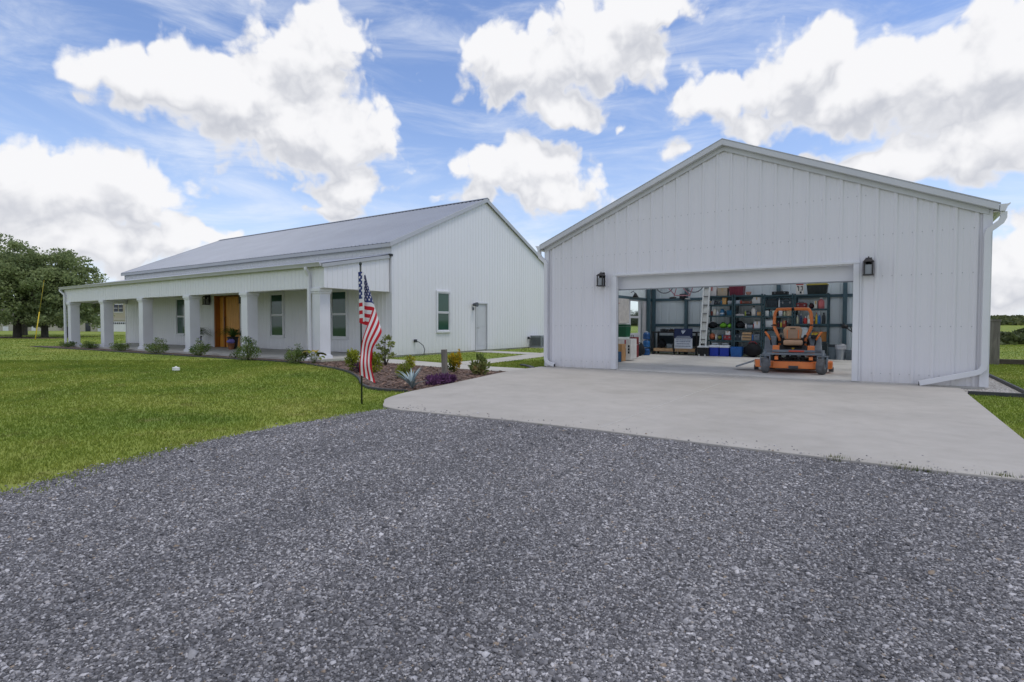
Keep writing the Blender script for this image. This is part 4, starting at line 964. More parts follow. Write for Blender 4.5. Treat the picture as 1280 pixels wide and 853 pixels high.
def floor_item(px0, px1, pyt, Y, kind, col, label, cat, d=0.4, **kw):
    x0, x1 = xat(px0, 420, Y), xat(px1, 420, Y); z1 = zat((px0 + px1) / 2, pyt, Y)
    o = kind(x1 - x0, d, z1 - FL, col, **kw); at(o, (x0 + x1) / 2, Y, FL); return tag(o, label, cat)
floor_item(871.5, 886.5, 432.5, 20.2, k_bin, '#15191c', 'black tote with a white lid on the floor, left of the blue coolers', 'tote', lid='#d5d8da', name='plastic_tote')
def cooler(px0, px1, pyt, Y, label):
    x0, x1 = xat(px0, 420, Y), xat(px1, 420, Y); h = zat((px0 + px1) / 2, pyt, Y) - FL; w = x1 - x0
    t = thing('cooler', ((x0 + x1) / 2, Y, FL), label, 'cooler', 'blue coolers under the racks')
    b = MB(); b.box(-w / 2 * .95, w / 2 * .95, 0.01, 0.36, 0, h * 0.72); b.build('body', M('#1236a8', 0.4), t, bevel=0.02)
    b = MB(); b.box(-w / 2, w / 2, 0, 0.37, h * 0.73, h * 0.93); b.build('lid', M('#dfe4ea', 0.4), t, bevel=0.015)
    b = MB(); b.tube([(-w * .3, 0.18, h * .94), (-w * .28, 0.15, h * 1.05), (w * .28, 0.15, h * 1.05), (w * .3, 0.18, h * .94)], 0.012, 6); b.build('handle', M('#dfe4ea'), t)
cooler(886.5, 898.5, 430.5, 20.3, 'left one of two blue coolers with white lids, next to the white-lidded black tote')
cooler(899, 911.5, 431, 20.32, 'right one of two blue coolers with white lids, next to the low blue bin')
floor_item(912.5, 927.5, 434, 20.25, k_bin, '#1d5fa6', 'mid blue floor bin right of the white-lidded coolers', 'bin')
floor_item(928, 952, 427.5, 20.3, k_bag, '#121318', 'big black bag with a red strap on the floor under the rack', 'bag', strap='#a01f2c', seed=21)
floor_item(1018, 1034.5, 428, 19.0, k_bin, '#14262a', 'dark teal upright bin on the floor at the right rear of the mower', 'bin')
floor_item(1035, 1046, 431, 20.6, k_bin, '#6f7c85', 'grey bin on the floor beneath the right end of the racks', 'bin', lid='#3d474e')
def pail():
    x = xat(1051, 420, 20.5); t = thing('trash_bin', (x, 20.6, FL), 'pale round waste bin with a white liner bag over its rim', 'waste bin')
    b = MB(); b.lathe([(0.12, 0), (0.15, 0.46)], n=18); b.build('bin_body', M('#7d848b', 0.5), t)
    b = MB(); b.lathe([(0.154, 0.34), (0.165, 0.45), (0.15, 0.48), (0.13, 0.43), (0.08, 0.36)], n=18); b.blob((0.03, 0, 0.46), (0.09, 0.08, 0.05), 3); b.build('liner_bag', M('#a9abb0', 0.4), t)
pail()
floor_item(1057, 1067, 438, 20.5, k_bin, '#69747c', 'low slate grey bin at the far right of the garage floor', 'bin')

# workbench
wx0, wx1 = xat(814, 430, 20.4), xat(871, 430, 20.4)
wb = thing('workbench', (wx0, 20.45, FL), 'black steel workbench with a plywood lower shelf by the back wall', 'workbench'); bw = wx1 - wx0; bh = 0.86
b = MB(); b.box(0, bw, 0, 0.7, bh - 0.05, bh); b.build('bench_top', m_black, wb, bevel=0.006)
for x in (0.01, bw / 2 - 0.03, bw - 0.07):
    for y in (0.02, 0.62): b = MB(); b.box(x, x + 0.06, y, y + 0.06, 0, bh - 0.051); b.build('leg', m_black, wb)
for x0, x1 in ((0.08, bw / 2 - 0.04), (bw / 2 + 0.04, bw - 0.08)):
    b = MB(); b.box(x0, x1, -0.01, 0.66, 0.12, 0.235); b.build('lower_shelf', m_ply, wb, bevel=0.004)
b = MB(); b.box(0.08, bw - 0.08, 0.64, 0.66, 0.3, 0.7); b.build('back_panel', M('#2a3a44'), wb)
def bitem(px0, px1, z, h, kind, col, label, cat, y=20.6, d=0.2, **kw):
    x0, x1 = xat(px0, 420, y), xat(px1, 420, y); o = kind(x1 - x0, d, h, col, **kw); at(o, (x0 + x1) / 2, y, z); return tag(o, label, cat)
bitem(825, 834, FL + bh + .003, 0.10, k_case, '#1a1e22', 'low black case on the left of the workbench top', 'case')
bitem(836, 842, FL + bh + .003, 0.12, k_tubtray, '#3a2c22', 'open tray of hand tools on the workbench top', 'tray')
bitem(821, 832, FL + .238, 0.34, k_bag, '#101216', 'dark bulky tool bag on the workbench lower shelf', 'bag', seed=31)
bitem(833, 841, FL + .238, 0.16, k_bin, '#8d979c', 'small grey bin beside the dark tool bag under the workbench', 'bin')
# blue and white board with writing lines standing against the bench
sx0, sx1 = xat(843, 420, 20.15), xat(865.5, 420, 20.15); sw = sx1 - sx0
sg_ = thing('yard_sign', ((sx0 + sx1) / 2, 20.15, 0.30), 'blue and white printed sign board propped against the workbench', 'sign')
b = MB(); b.box(-sw / 2, sw / 2, 0, 0.012, 0, 0.72); b.build('board', M('#c4cad2', 0.5), sg_)
b = MB(); b.box(-sw / 2 - .004, sw / 2 + .004, -0.006, -0.001, 0.37, 0.73); bo = b.build('blue_panel', M('#16264f', 0.5), sg_)
b = MB()
for k in range(4): b.tube([(-0.02, -0.009, 0.53), (-0.05 + 0.03 * k, -0.009, 0.61), (-0.06 + 0.045 * k, -0.009, 0.69 - 0.015 * abs(k - 1.5))], [0.004, 0.013, 0.005], 6)
b.box(-sw * .42, sw * .42, -0.009, -0.0065, 0.40, 0.415); b.box(-sw * .36, sw * .36, -0.009, -0.0065, 0.44, 0.452); b.build('emblem', M('#c9d2de', 0.5), bo)
b = MB()
for k, (a, c) in enumerate(((.40, .30), (.42, .24), (.36, .16), (.44, .07))):
    q = -sw * a
    while q < sw * a - 0.02:
        l_ = 0.02 + 0.03 * ((int(q * 997) * 7 + k * 3) % 5) / 5; b.box(q, min(q + l_, sw * a), -0.004, -0.001, c, c + 0.028); q += l_ + 0.014
b.build('text_lines', M('#5f6f8c', 0.5), sg_)
b = MB(); b.box(-sw * .3, -sw * .3 + 0.012, 0.014, 0.024, -0.25, 0.3); b.box(sw * .3, sw * .3 + 0.012, 0.014, 0.024, -0.25, 0.3); b.build('stake', M('#77797c', 0.4), sg_)
# tall white ladder leaning by the racks
lx = xat(878.5, 400, 20.3); la = thing('ladder', (lx, 20.25, FL), 'tall narrow white ladder standing between the workbench and the racks', 'ladder')
for x in (-0.12, 0.085): b = MB(); b.obox((x, 0, 0), X_, (0.03, 0.10, 0.995), (0, -0.995, 0.10), (0, 0.04), (0, 2.72), (-0.035, 0.035)); b.build('side_rail', M('#e6e8e4', 0.4), la)
for k in range(8): b = MB(); z = 0.28 + 0.31 * k; b.obox((0.03 * z, 0.03 + 0.1 * z, z), X_, Y_, Z_, (-0.084, 0.084), (-0.05, 0.04), (-0.012, 0.012)); b.build('rung', M('#4d5356', 0.5), la)
b = MB(); b.obox((0, 0.035, 0), X_, (0.03, 0.10, 0.995), (0, -0.995, 0.10), (-0.082, 0.082), (0.45, 2.65), (-0.02, -0.012)); b.build('infill_panel', M('#efefe8', 0.5), la)
# stack of blue water jugs
jx = xat(807.5, 430, 19.6)
for k in range(3):
    t = thing('water_jug', (jx, 19.65, FL + k * 0.29 + (0.005 if k else 0)), ('lowest', 'middle', 'topmost')[k] + ' of three stacked translucent blue water jugs in the left corner', 'water jug', 'stacked blue water jugs')
    b = MB(); b.lathe([(0.115, 0.0), (0.13, 0.02), (0.13, 0.09), (0.122, 0.105), (0.13, 0.12), (0.13, 0.20), (0.10, 0.245), (0.04, 0.262)], n=18); b.build('jug_body', M(('#1c4f86', '#28649c', '#1b4a80')[k], 0.12), t)
    b = MB(); b.lathe([(0.035, 0.263), (0.035, 0.288)], n=12); b.build('cap', M('#c5d3df', 0.4), t)
# boxes just inside the left jamb
def lbox(px0, px1, pyt, pyb, Y, d, kind, col, label, cat, **kw):
    x0, x1 = xat(px0, 430, Y), xat(px1, 430, Y); z0 = max(FL, zat(px1, pyb, Y)); z1 = zat(px1, pyt, Y)
    o = kind(x1 - x0, d, z1 - z0, col, **kw); at(o, (x0 + x1) / 2, Y, z0); return tag(o, label, cat)
wbx = lbox(771, 788.5, 424, 449.5, 16.3, 0.5, k_box, '#d9d7d4', 'large white box with red and black printed artwork inside the left door jamb', 'box', name='printed_box', mark='#d9d7d4')
zb = FL + 0.003
w_ = xat(788.5, 430, 16.3) - xat(771, 430, 16.3); h_ = zat(788, 424, 16.3) - FL
l = MB(); l.box(w_ * .05, w_ * .16, -0.007, -0.0035, h_ * .12, h_ * .50); l.box(w_ * .07, w_ * .14, -0.007, -0.0035, h_ * .51, h_ * .62); l.build('black_print', M('#202226', .6), wbx)
l = MB(); l.box(w_ * .06, w_ * .15, -0.0075, -0.004, h_ * .63, h_ * .88); l.build('red_print', M('#a8262c', .6), wbx)
l = MB()
for k, (a, c) in enumerate(((.30, .26), (.30, .40), (.30, .54))): l.box(w_ * a, w_ * (a + .12), -0.007, -0.0035, h_ * c, h_ * (c + .11)); l.box(w_ * (a + .05), w_ * (a + .10), -0.0076, -0.0071, h_ * (c + .02), h_ * (c + .06))
l.build('dark_lettering', M('#2a2c31', .6), wbx)
gb = lbox(771, 783, 407.5, 423.5, 16.45, 0.4, k_bin, '#0f5a3a', 'green lidded case on top of the large white printed box', 'case', name='plastic_case', lid='#0d4c32'); gb.location.z = wbx.location.z + h_ + 0.004
lbox(770, 777.5, 430.5, 452, 15.6, 0.3, k_box, '#b48a5e', 'plain brown cardboard box in front of the white printed box', 'box')
lbox(767, 773.5, 440, 453, 15.2, 0.2, k_box, '#2e5a7c', 'small blue carton at the left door jamb, in front of the brown box', 'box')
rc = lbox(786.5, 793, 419, 447.5, 17.2, 0.4, k_case, '#7a2026', 'tall dark red tool chest behind the white printed box', 'tool chest', name='tool_chest')
floor_item(793, 804, 428.5, 18.9, k_bag, '#1a2024', 'dark lumpy shop vacuum shape on the floor below the side window', 'vacuum', name='shop_vacuum', seed=41)
# white panel leaning high on the left wall, beside the window
o = MB(); o.box(GX0 + 0.10, GX0 + 0.13, 17.55, 18.75, 1.22, 2.08); pn = o.build('insulation_board', M('#cbc6bf', 0.7), None, bevel=0.004); tag(pn, 'pale rectangular board hung on the left wall beside the window', 'board')
l = MB(); l.box(GX0 + 0.131, GX0 + 0.134, 17.75, 17.9, 1.90, 1.915); l.build('red_mark', M('#b04a3c'), pn)
b = MB()
for k in range(9):
    y = 20.14 + 0.035 * k; b.box(GX0 + 0.10 + 0.02 * (k % 2), GX0 + 0.12 + 0.02 * (k % 2), y, y + 0.029, 0.55 + 0.02 * (k % 3), 2.05)
cu = b.build('curtain', M('#c7c6c6', 0.9)); tag(cu, 'white cloth curtain hanging at the right edge of the side window', 'curtain')
l = MB(); l.tube([(GX0 + 0.12, 18.9, 2.13), (GX0 + 0.12, 20.5, 2.13)], 0.012, 6); l.build('curtain_rod', m_black, cu)
cl = thing('clamp_lamp', (GX0 + 0.3, 18.9, 2.2), 'black clamp lamp fixed above the side window, unlit', 'lamp')
b = MB(); b.lathe([(0.03, 0.10), (0.05, 0.06), (0.12, -0.06)], n=16); b.build('lamp_shade', m_black, cl); b = MB(); b.tube([(0, 0, 0.1), (-0.08, 0, 0.16), (-0.18, 0, 0.12)], 0.012, 6); b.build('clamp_arm', m_black, cl)
# bicycle hung upside down from the rafters
bx = xat(848, 360, 19.3); bk = thing('bicycle', (bx, 19.4, 2.62), 'bicycle with a pinkish frame hung upside down under the garage roof', 'bicycle')
for dx in (-0.52, 0.52):
    w = MB(); n = 26
    w.tube([(dx + 0.33 * math.cos(2 * math.pi * k / n), 0, 0.33 * math.sin(2 * math.pi * k / n)) for k in range(n + 1)], 0.018, 6, caps=False)
    wo = w.build('wheel', m_rubber, bk)
    s = MB()
    for k in range(10): a = math.pi * k / 10; s.tube([(dx - 0.31 * math.cos(a), 0.004 * (k % 2), -0.31 * math.sin(a)), (dx + 0.31 * math.cos(a), 0, 0.31 * math.sin(a))], 0.0018, 4)
    s.lathe([(0.02, -0.03), (0.02, 0.03)], (dx, 0, 0), axis='y', n=10); s.build('spokes', M('#9a9da0', 0.3, 0.1, 0.8), wo)
b = MB()
for p in ([(-0.52, 0, 0), (-0.05, 0, 0.02)], [(-0.05, 0, 0.02), (-0.18, 0, -0.45)], [(-0.52, 0, 0), (-0.16, 0, -0.40)], [(-0.05, 0, 0.02), (0.36, 0, -0.40)], [(-0.17, 0, -0.42), (0.38, 0, -0.44)], [(0.52, 0, 0), (0.36, 0, -0.46)]): b.tube(p, 0.018, 8)
b.build('frame', M('#b9848c', 0.35), bk)
b = MB(); b.blob((-0.22, 0, -0.50), (0.13, 0.07, 0.035), 4, 12, 0, 0.05); b.build('saddle', m_black, bk)
b = MB(); b.tube([(0.36, 0, -0.46), (0.34, 0, -0.55), (0.33, 0.02, -0.56)], 0.012, 6); b.tube([(0.30, -0.28, -0.55), (0.34, 0, -0.56), (0.30, 0.28, -0.55)], 0.012, 6); b.build('handlebar', M('#d9d5d0', 0.3), bk)
b = MB(); b.tube([(-0.52, 0, 0.33), (-0.52, 0, 0.55)], 0.006, 5); b.tube([(0.52, 0, 0.33), (0.52, 0, 0.55)], 0.006, 5); b.build('hanging_hook', m_black, bk)
sp = thing('wall_speaker', (xat(853, 370, 21.1), 21.16, 2.14), 'small black speaker on a bracket high on the back wall', 'speaker')
b = MB(); b.obox((0, 0, 0), (0.94, -0.34, 0), (0.34, 0.94, 0), Z_, (-0.10, 0.10), (-0.08, 0.08), (0, 0.2)); b.build('cabinet', m_black, sp, bevel=0.01); b = MB(); b.tube([(0, 0, 0.1), (0.12, 0.06, 0.02)], 0.015, 6); b.build('bracket', m_black, sp)
# string trimmer hung at the right wall
tr = thing('string_trimmer', (GX1 - 0.4, 18.3, 1.0), 'black long-handled trimmer hanging near the right wall', 'trimmer'); tr.location = (xat(1055, 415, 19.6), 19.6, zat(1055, 410, 19.6))
b = MB(); b.tube([(-0.06, 0, 0.10), (0.42, 0.12, -0.30), (0.75, 0.2, -0.52)], 0.018, 8); b.build('shaft', m_black, tr)
b = MB(); b.blob((0.02, 0, 0.04), (0.10, 0.07, 0.06), 8, 10); b.tube([(0.02, 0, 0.06), (-0.02, -0.04, 0.16)], 0.014, 6); b.build('motor_head', M('#15171a'), tr)
b = MB(); b.tube([(0.2, 0.02, -0.08), (0.16, -0.06, 0.06), (0.26, -0.06, 0.02), (0.24, 0.05, -0.13)], 0.012, 6); b.build('handle', M('#26292c'), tr)

# ------------------------------------------------------------------ zero-turn mower
mo = thing('riding_mower', (-1.80, 15.15, FL), 'orange and dark grey zero-turn riding mower with a tan seat in the garage doorway', 'mower', rz=R(8))
m_or = mat('orange_paint', hx('#ff8c48'), 0.3, 0.08, 4); m_dg = mat('dark_grey_panel', hx('#747c84'), 0.45, 0.15, 6); m_tan = mat('tan_vinyl', hx('#d3aa88'), 0.5, 0.1, 8)
b = MB(); b.prism([(-0.44, -0.74), (0.44, -0.74), (0.50, -0.62), (0.82, -0.50), (0.86, -0.1), (0.5, 0.18), (-0.5, 0.18), (-0.86, -0.1), (-0.82, -0.50), (-0.50, -0.62)], 0.10, 0.27)
dk = b.build('mower_deck', m_or, mo, bevel=0.02)
b = MB(); b.prism([(-0.40, -0.60), (0.40, -0.60), (0.7, -0.42), (0.7, -0.1), (0.4, 0.1), (-0.4, 0.1), (-0.7, -0.1), (-0.7, -0.42)], 0.271, 0.30); 
for x in (-0.5, 0, 0.5): b.lathe([(0.11, 0.301), (0.10, 0.345), (0.03, 0.35)], (x, -0.30, 0), n=16)
b.build('deck_cover', m_black, dk)
b = MB()
for x in (-0.62, 0.62): b.lathe([(0.06, -0.05), (0.06, 0.05)], (x * 1.30, -0.30, 0.08), axis='x', n=14)
b.box(-0.10, 0.10, -0.80, -0.742, 0.11, 0.17); b.lathe([(0.03, -0.1), (0.03, 0.1)], (0, -0.79, 0.13), axis='x', n=10); b.build('anti_scalp_roller', m_rubber, dk)
b = MB(); b.add([(-0.87, -0.42, 0.24), (-0.87, 0.02, 0.24), (-1.28, -0.02, 0.09), (-1.28, -0.40, 0.09), (-0.87, -0.42, 0.215), (-0.87, 0.02, 0.215), (-1.28, -0.02, 0.065), (-1.28, -0.40, 0.065)], [(0, 1, 2, 3), (7, 6, 5, 4), (0, 3, 7, 4), (1, 5, 6, 2), (3, 2, 6, 7), (0, 4, 5, 1)]); b.build('discharge_chute', M('#8a8f94', 0.7), dk)
for sx in (-1, 1):
    x = sx * 0.60
    wr = R(-22) if sx > 0 else R(6)
    def turn(o):
        o.matrix_local = Matrix.Translation((sx * 0.60, -0.86, 0)) @ Matrix.Rotation(wr, 4, 'Z') @ Matrix.Translation((-sx * 0.60, 0.86, 0)); return o
    b = MB(); b.lathe([(0.085, -0.075), (0.15, -0.08), (0.172, -0.055), (0.178, 0), (0.172, 0.055), (0.15, 0.08), (0.085, 0.075)], (x, -0.93, 0.178), axis='x', n=24); wh = turn(b.build('caster_wheel', m_rubber, mo))
    b = MB(); b.lathe([(0.03, -0.082), (0.08, -0.07), (0.084, 0), (0.08, 0.07), (0.03, 0.082)], (x, -0.93, 0.178), axis='x', n=18); b.build('rim', M('#8d9297', 0.4), wh)
    b = MB()
    for dx in (-0.10, 0.10): b.obox((x + dx, -0.93, 0.178), X_, (0, 0.25, 0.97), (0, -0.97, 0.25), (-0.012, 0.012), (-0.02, 0.23), (-0.025, 0.025))
    b.box(x - 0.112, x + 0.112, -0.91, -0.82, 0.40, 0.425); b.lathe([(0.035, 0.35), (0.035, 0.55)], (x, -0.86, 0), n=12); turn(b.build('caster_fork', m_dg, mo))
    b = MB(); b.lathe([(0.16, -0.12), (0.27, -0.13), (0.30, -0.10), (0.305, 0), (0.30, 0.10), (0.27, 0.13), (0.16, 0.12)], (sx * 0.50, 0.55, 0.305), axis='x', n=28)
    for k in range(20):
        a = 2 * math.pi * k / 20; b.obox((sx * 0.50, 0.55 + 0.305 * math.cos(a), 0.305 + 0.305 * math.sin(a)), X_, (0, -math.sin(a), math.cos(a)), (0, math.cos(a), math.sin(a)), (-0.11, 0.11), (-0.018, 0.018), (-0.01, 0.012))
    wh = b.build('drive_wheel', m_rubber, mo)
    b = MB(); b.lathe([(0.04, -0.13), (0.155, -0.115), (0.158, 0.115), (0.04, 0.13)], (sx * 0.50, 0.55, 0.305), axis='x', n=18); b.build('rim', m_or, wh)
    # side pod / fender with fuel tank
    b = MB(); b.prism([(-0.12, 0.40), (0.10, 0.40), (0.22, 0.64), (0.80, 0.66), (0.88, 0.55), (0.88, 0.70), (0.74, 0.83), (0.20, 0.82), (0.02, 0.66), (-0.12, 0.52)], sx * 0.50 - 0.13, sx * 0.50 + 0.13, axis='x'); b.build('fender', m_dg, mo, bevel=0.03)
    b = MB(); b.lathe([(0.05, 0.83), (0.05, 0.87)], (sx * 0.58, 0.35, 0), n=14); b.build('fuel_cap', m_black, mo)
    # steering lever with orange grip
    b = MB(); b.tube([(sx * 0.47, 0.02, 0.55), (sx * 0.50, -0.04, 0.80), (sx * 0.53, -0.07, 0.90)], 0.016, 8); lv = b.build('steering_lever', m_black, mo)
    b = MB(); b.tube([(sx * 0.50, -0.075, 0.76), (sx * 0.56, -0.10, 0.88), (sx * 0.62, -0.10, 0.96)], [0.020, 0.026, 0.022], 10); b.build('grip', m_or, lv)
    # orange uprights beside the foot deck
    b = MB(); b.box(sx * 0.37 - 0.075, sx * 0.37 + 0.075, -0.62, -0.56, 0.40, 0.64); b.build('front_upright', m_or, mo, bevel=0.015)
    b = MB(); b.box(sx * 0.36 - 0.04, sx * 0.36 + 0.04, -0.85, 0.9, 0.31, 0.39); b.build('frame_rail', m_or if sx > 0 else m_or, mo, bevel=0.006)
b = MB(); b.box(-0.66, 0.66, -0.89, -0.81, 0.426, 0.475); b.build('front_axle', m_dg, mo, bevel=0.012)
b = MB()
for x, r_ in ((-0.42, .05), (-0.28, .035), (-0.12, .045), (0.05, .03), (0.2, .05), (0.36, .04)): b.lathe([(r_, 0.305), (r_ * 1.1, 0.36), (r_ * .6, 0.42)], (x, -0.66, 0), n=10)
b.tube([(-0.5, -0.7, 0.40), (-0.2, -0.72, 0.34), (0.15, -0.72, 0.37), (0.5, -0.7, 0.33)], 0.014, 6); b.tube([(-0.3, -0.6, 0.30), (0.0, -0.72, 0.40), (0.3, -0.6, 0.30)], 0.018, 6); b.build('deck_lift_linkage', m_black, mo)
fp = MB(); fp.add([(-0.46, -0.80, 0.50), (0.46, -0.80, 0.50), (0.40, -0.28, 0.44), (-0.40, -0.28, 0.44), (-0.46, -0.80, 0.52), (0.46, -0.80, 0.52), (0.40, -0.28, 0.46), (-0.40, -0.28, 0.46)], [(3, 2, 1, 0), (4, 5, 6, 7), (0, 1, 5, 4), (1, 2, 6, 5), (2, 3, 7, 6), (3, 0, 4, 7)])
fp.box(-0.44, 0.44, -0.815, -0.795, 0.488, 0.545); fo_ = fp.build('foot_platform', m_dg, mo, bevel=0.006)
b = MB(); b.box(-0.10, 0.22, -0.822, -0.816, 0.497, 0.535); b.build('name_strip', M('#c9462f', .5), fo_)
b = MB(); b.box(-0.10, 0.01, -0.40, -0.385, 0.47, 0.53); b.build('white_decal', M('#d9d9d9', .5), fo_)
b = MB(); b.prism([(-0.28, 0.44), (0.30, 0.44), (0.30, 0.62), (-0.16, 0.62), (-0.28, 0.54)], -0.30, 0.30, axis='x'); b.build('seat_box', m_black, mo, bevel=0.02)
st = MB(); st.prism([(-0.24, 0.63), (0.24, 0.63), (0.26, 0.74), (0.05, 0.745), (-0.22, 0.765), (-0.27, 0.71)], -0.21, 0.21, axis='x'); se = st.build('seat', m_tan, mo, bevel=0.035)
b = MB(); b.prism([(-0.18, 0.76), (0.18, 0.76), (0.215, 1.00), (0.165, 1.09), (-0.165, 1.09), (-0.215, 1.00)], 0.17, 0.28, axis='y'); bk_ = b.build('backrest', m_tan, mo, bevel=0.035)
b = MB(); b.box(-0.11, 0.11, 0.155, 0.169, 0.79, 1.00); b.build('centre_panel', M('#b99d86', .5), bk_, bevel=0.006)
b = MB(); b.box(-0.133, -0.113, 0.15, 0.169, 0.79, 1.00); b.box(0.113, 0.133, 0.15, 0.169, 0.79, 1.00); b.build('piping', m_or, bk_)
b = MB(); b.box(-0.06, 0.06, 0.16, 0.169, 1.02, 1.042); b.build('badge', m_black, bk_)
for sx in (-1, 1): b = MB(); b.tube([(sx * 0.26, 0.22, 0.82), (sx * 0.27, 0.0, 0.86), (sx * 0.27, -0.16, 0.86)], 0.030, 10); b.build('armrest', m_black, mo)
b = MB(); b.box(-0.35, 0.35, 0.34, 1.0, 0.45, 0.80); b.lathe([(0.2, 0.801), (0.19, 0.90), (0.05, 0.92)], (0, 0.68, 0), n=18); b.build('engine', m_black, mo, bevel=0.03)
rbp = [(-0.29, 0.36, 0.42), (-0.295, 0.36, 0.70), (-0.31, 0.37, 0.82), (-0.40, 0.42, 1.02), (-0.42, 0.43, 1.14), (-0.415, 0.44, 1.33), (-0.40, 0.45, 1.43), (-0.36, 0.455, 1.50), (-0.29, 0.46, 1.525)]
rbp = rbp + [(-x, y, z) for x, y, z in reversed(rbp)]
b = MB(); b.tube(catmull(rbp, 4), 0.038, 12); rb = b.build('roll_bar', m_or, mo)
b = MB()
for sx in (-1, 1): b.lathe([(0.046, 1.10), (0.046, 1.14)], (sx * 0.418, 0.428, 0), n=14); b.tube([(sx * 0.36, 0.38, 1.12), (sx * 0.49, 0.46, 1.11)], 0.012, 6); b.lathe([(0.046, 0.66), (0.046, 0.72)], (sx * 0.295, 0.36, 0), n=14)
b.lathe([(0.041, -0.03), (0.041, 0.03)], (0, 0.46, 1.525), axis='x', n=14); b.build('hinge_bracket', m_black, rb)
b = MB(); b.lathe([(0.03, 0.0), (0.034, 0.012)], (0, -0.3, 0.56), n=12); b.tube([(0, -0.3, 0.46), (0, -0.3, 0.57)], 0.01, 6); b.build('height_knob', M('#e0b32c'), mo)
b = MB(); b.box(0.40, 0.56, 0.10, 0.30, 0.80, 0.88); b.build('control_panel', M('#26282b'), mo, bevel=0.01)
b = MB()
for k, (x, y) in enumerate(((0.43, 0.14), (0.49, 0.12), (0.53, 0.2))): b.lathe([(0.02, 0.881), (0.018, 0.93)], (x, y, 0), n=10)
b.build('control_knob', M('#d8c02c'), mo)
# ================================================================== FLAG
fb = np.array([-6.39, 5.55, 0.0]); pxm = 8.16 / F
fl = thing('flag_on_pole', tuple(fb), 'limp American flag on a thin dark garden pole at the lawn corner', 'flag')
b = MB(); b.tube([(0, 0, -0.1), (-0.010, 0.006, 1.0), (-0.018, 0.011, 2.06)], 0.013, 8); b.lathe([(0.012, 2.06), (0.022, 2.075), (0.022, 2.10), (0.008, 2.115)], (-0.018, 0.011, 0), n=10); b.build('flag_pole', mat('dark_green_pole', (0.016, 0.026, 0.022), 0.4), fl)
NU, NV = 190, 130
def key(v):
    A = (457.6, 340 + 62 * v, 0.05); B_ = (449.8 + 0.6 * v, 341 + 62 * v, 0.03)
    B2 = (456.8, 344 + 62 * v, -0.015)
    D = (458 + 20.5 * v, 350 + 63 * v, -0.03 + 0.07 * v)
    q = (v - .5) / .5 if v > .5 else (.5 - v) / .5 * .8      # stripes below the canton hang in front, the rest folds back behind
    bk = 0.0 if v > .5 else -.13 * min(1, q * 3)
    Mx = (455 + 12.5 * q, 424 + 13 * q, .05 + .02 * q + bk); E1 = (452.3 + 13.5 * q, 447 + 10 * q, .07 - .02 * q + bk); E2 = (451 + 19 * q, 468 + 11 * q, .06 - .03 * q + bk)
    return [A, B_, B2, D, Mx, E1, E2]
knots = [0, 0.10, 0.21, 0.42, 0.62, 0.80, 1.0]
def cubic(u, v):
    K = key(v); i = max(j for j in range(6) if knots[j] <= u + 1e-9)
    t = (u - knots[i]) / (knots[i + 1] - knots[i]); p = [np.array(K[max(0, min(6, i + q))]) for q in (-1, 0, 1, 2)]
    r = 0.5 * (2 * p[1] + (p[2] - p[0]) * t + (2 * p[0] - 5 * p[1] + 4 * p[2] - p[3]) * t * t + (3 * p[1] - p[0] - 3 * p[2] + p[3]) * t ** 3)
    return r
rt2 = RT; fw2 = np.array([-math.sin(YAW), math.cos(YAW), 0])
vs = np.zeros((NV + 1, NU + 1, 3))
for j in range(NV + 1):
    for i in range(NU + 1):
        px, py, dz = cubic(i / NU, j / NV); dz += 0.012 * math.sin(i / NU * 22 + j / NV * 3)
        vs[j, i] = rt2 * ((px - 452.2) * pxm) - fw2 * dz + np.array([0, 0, 1.2 + (405 - py) * pxm - 0.003])
star = []
for r in range(9):
    for c in range(6 if r % 2 == 0 else 5): star.append(((c * 2 + 1 + (r % 2)) / 12 * 0.40, (r + 1) / 10 * 7 / 13))
def in_star(u, v):
    for su, sv in star:
        x = (u - su) * 1.5 / 0.9; y = v - sv
        r = math.hypot(x, y)
        if r < 0.026:
            a = (math.atan2(x, -y)) % (2 * math.pi / 5); a = min(a, 2 * math.pi / 5 - a)
            if r < 0.026 * math.cos(math.pi * 0.4) / math.cos(math.pi * 0.4 - a) * 1.35 + 0.002: return True
    return False
mi = []
for j in range(NV):
    for i in range(NU):
        u, v = (i + .5) / NU, (j + .5) / NV
        if u < 0.03: mi.append(1)
        elif u < 0.42 and v < 7 / 13: mi.append(2 if not in_star(u, v) else 1)
        else: mi.append(0 if int(v * 13) % 2 == 0 else 1)
me = bpy.data.meshes.new('flag_cloth'); idx = np.arange((NV + 1) * (NU + 1)).reshape(NV + 1, NU + 1)
me.from_pydata([tuple(p) for p in vs.reshape(-1, 3)], [], [tuple(q) for q in np.stack([idx[:-1, :-1], idx[1:, :-1], idx[1:, 1:], idx[:-1, 1:]], -1).reshape(-1, 4).tolist()])
for m in (mat('flag_red', (0.50, 0.010, 0.022), 0.8, 0.06), mat('flag_white', (0.72, 0.71, 0.71), 0.8, 0.04), mat('flag_blue', (0.020, 0.035, 0.15), 0.8, 0.06)): me.materials.append(m)
me.polygons.foreach_set('material_index', mi); me.polygons.foreach_set('use_smooth', [True] * len(mi)); me.update()
fo = bpy.data.objects.new('flag_cloth', me); COL.objects.link(fo); fo.parent = fl

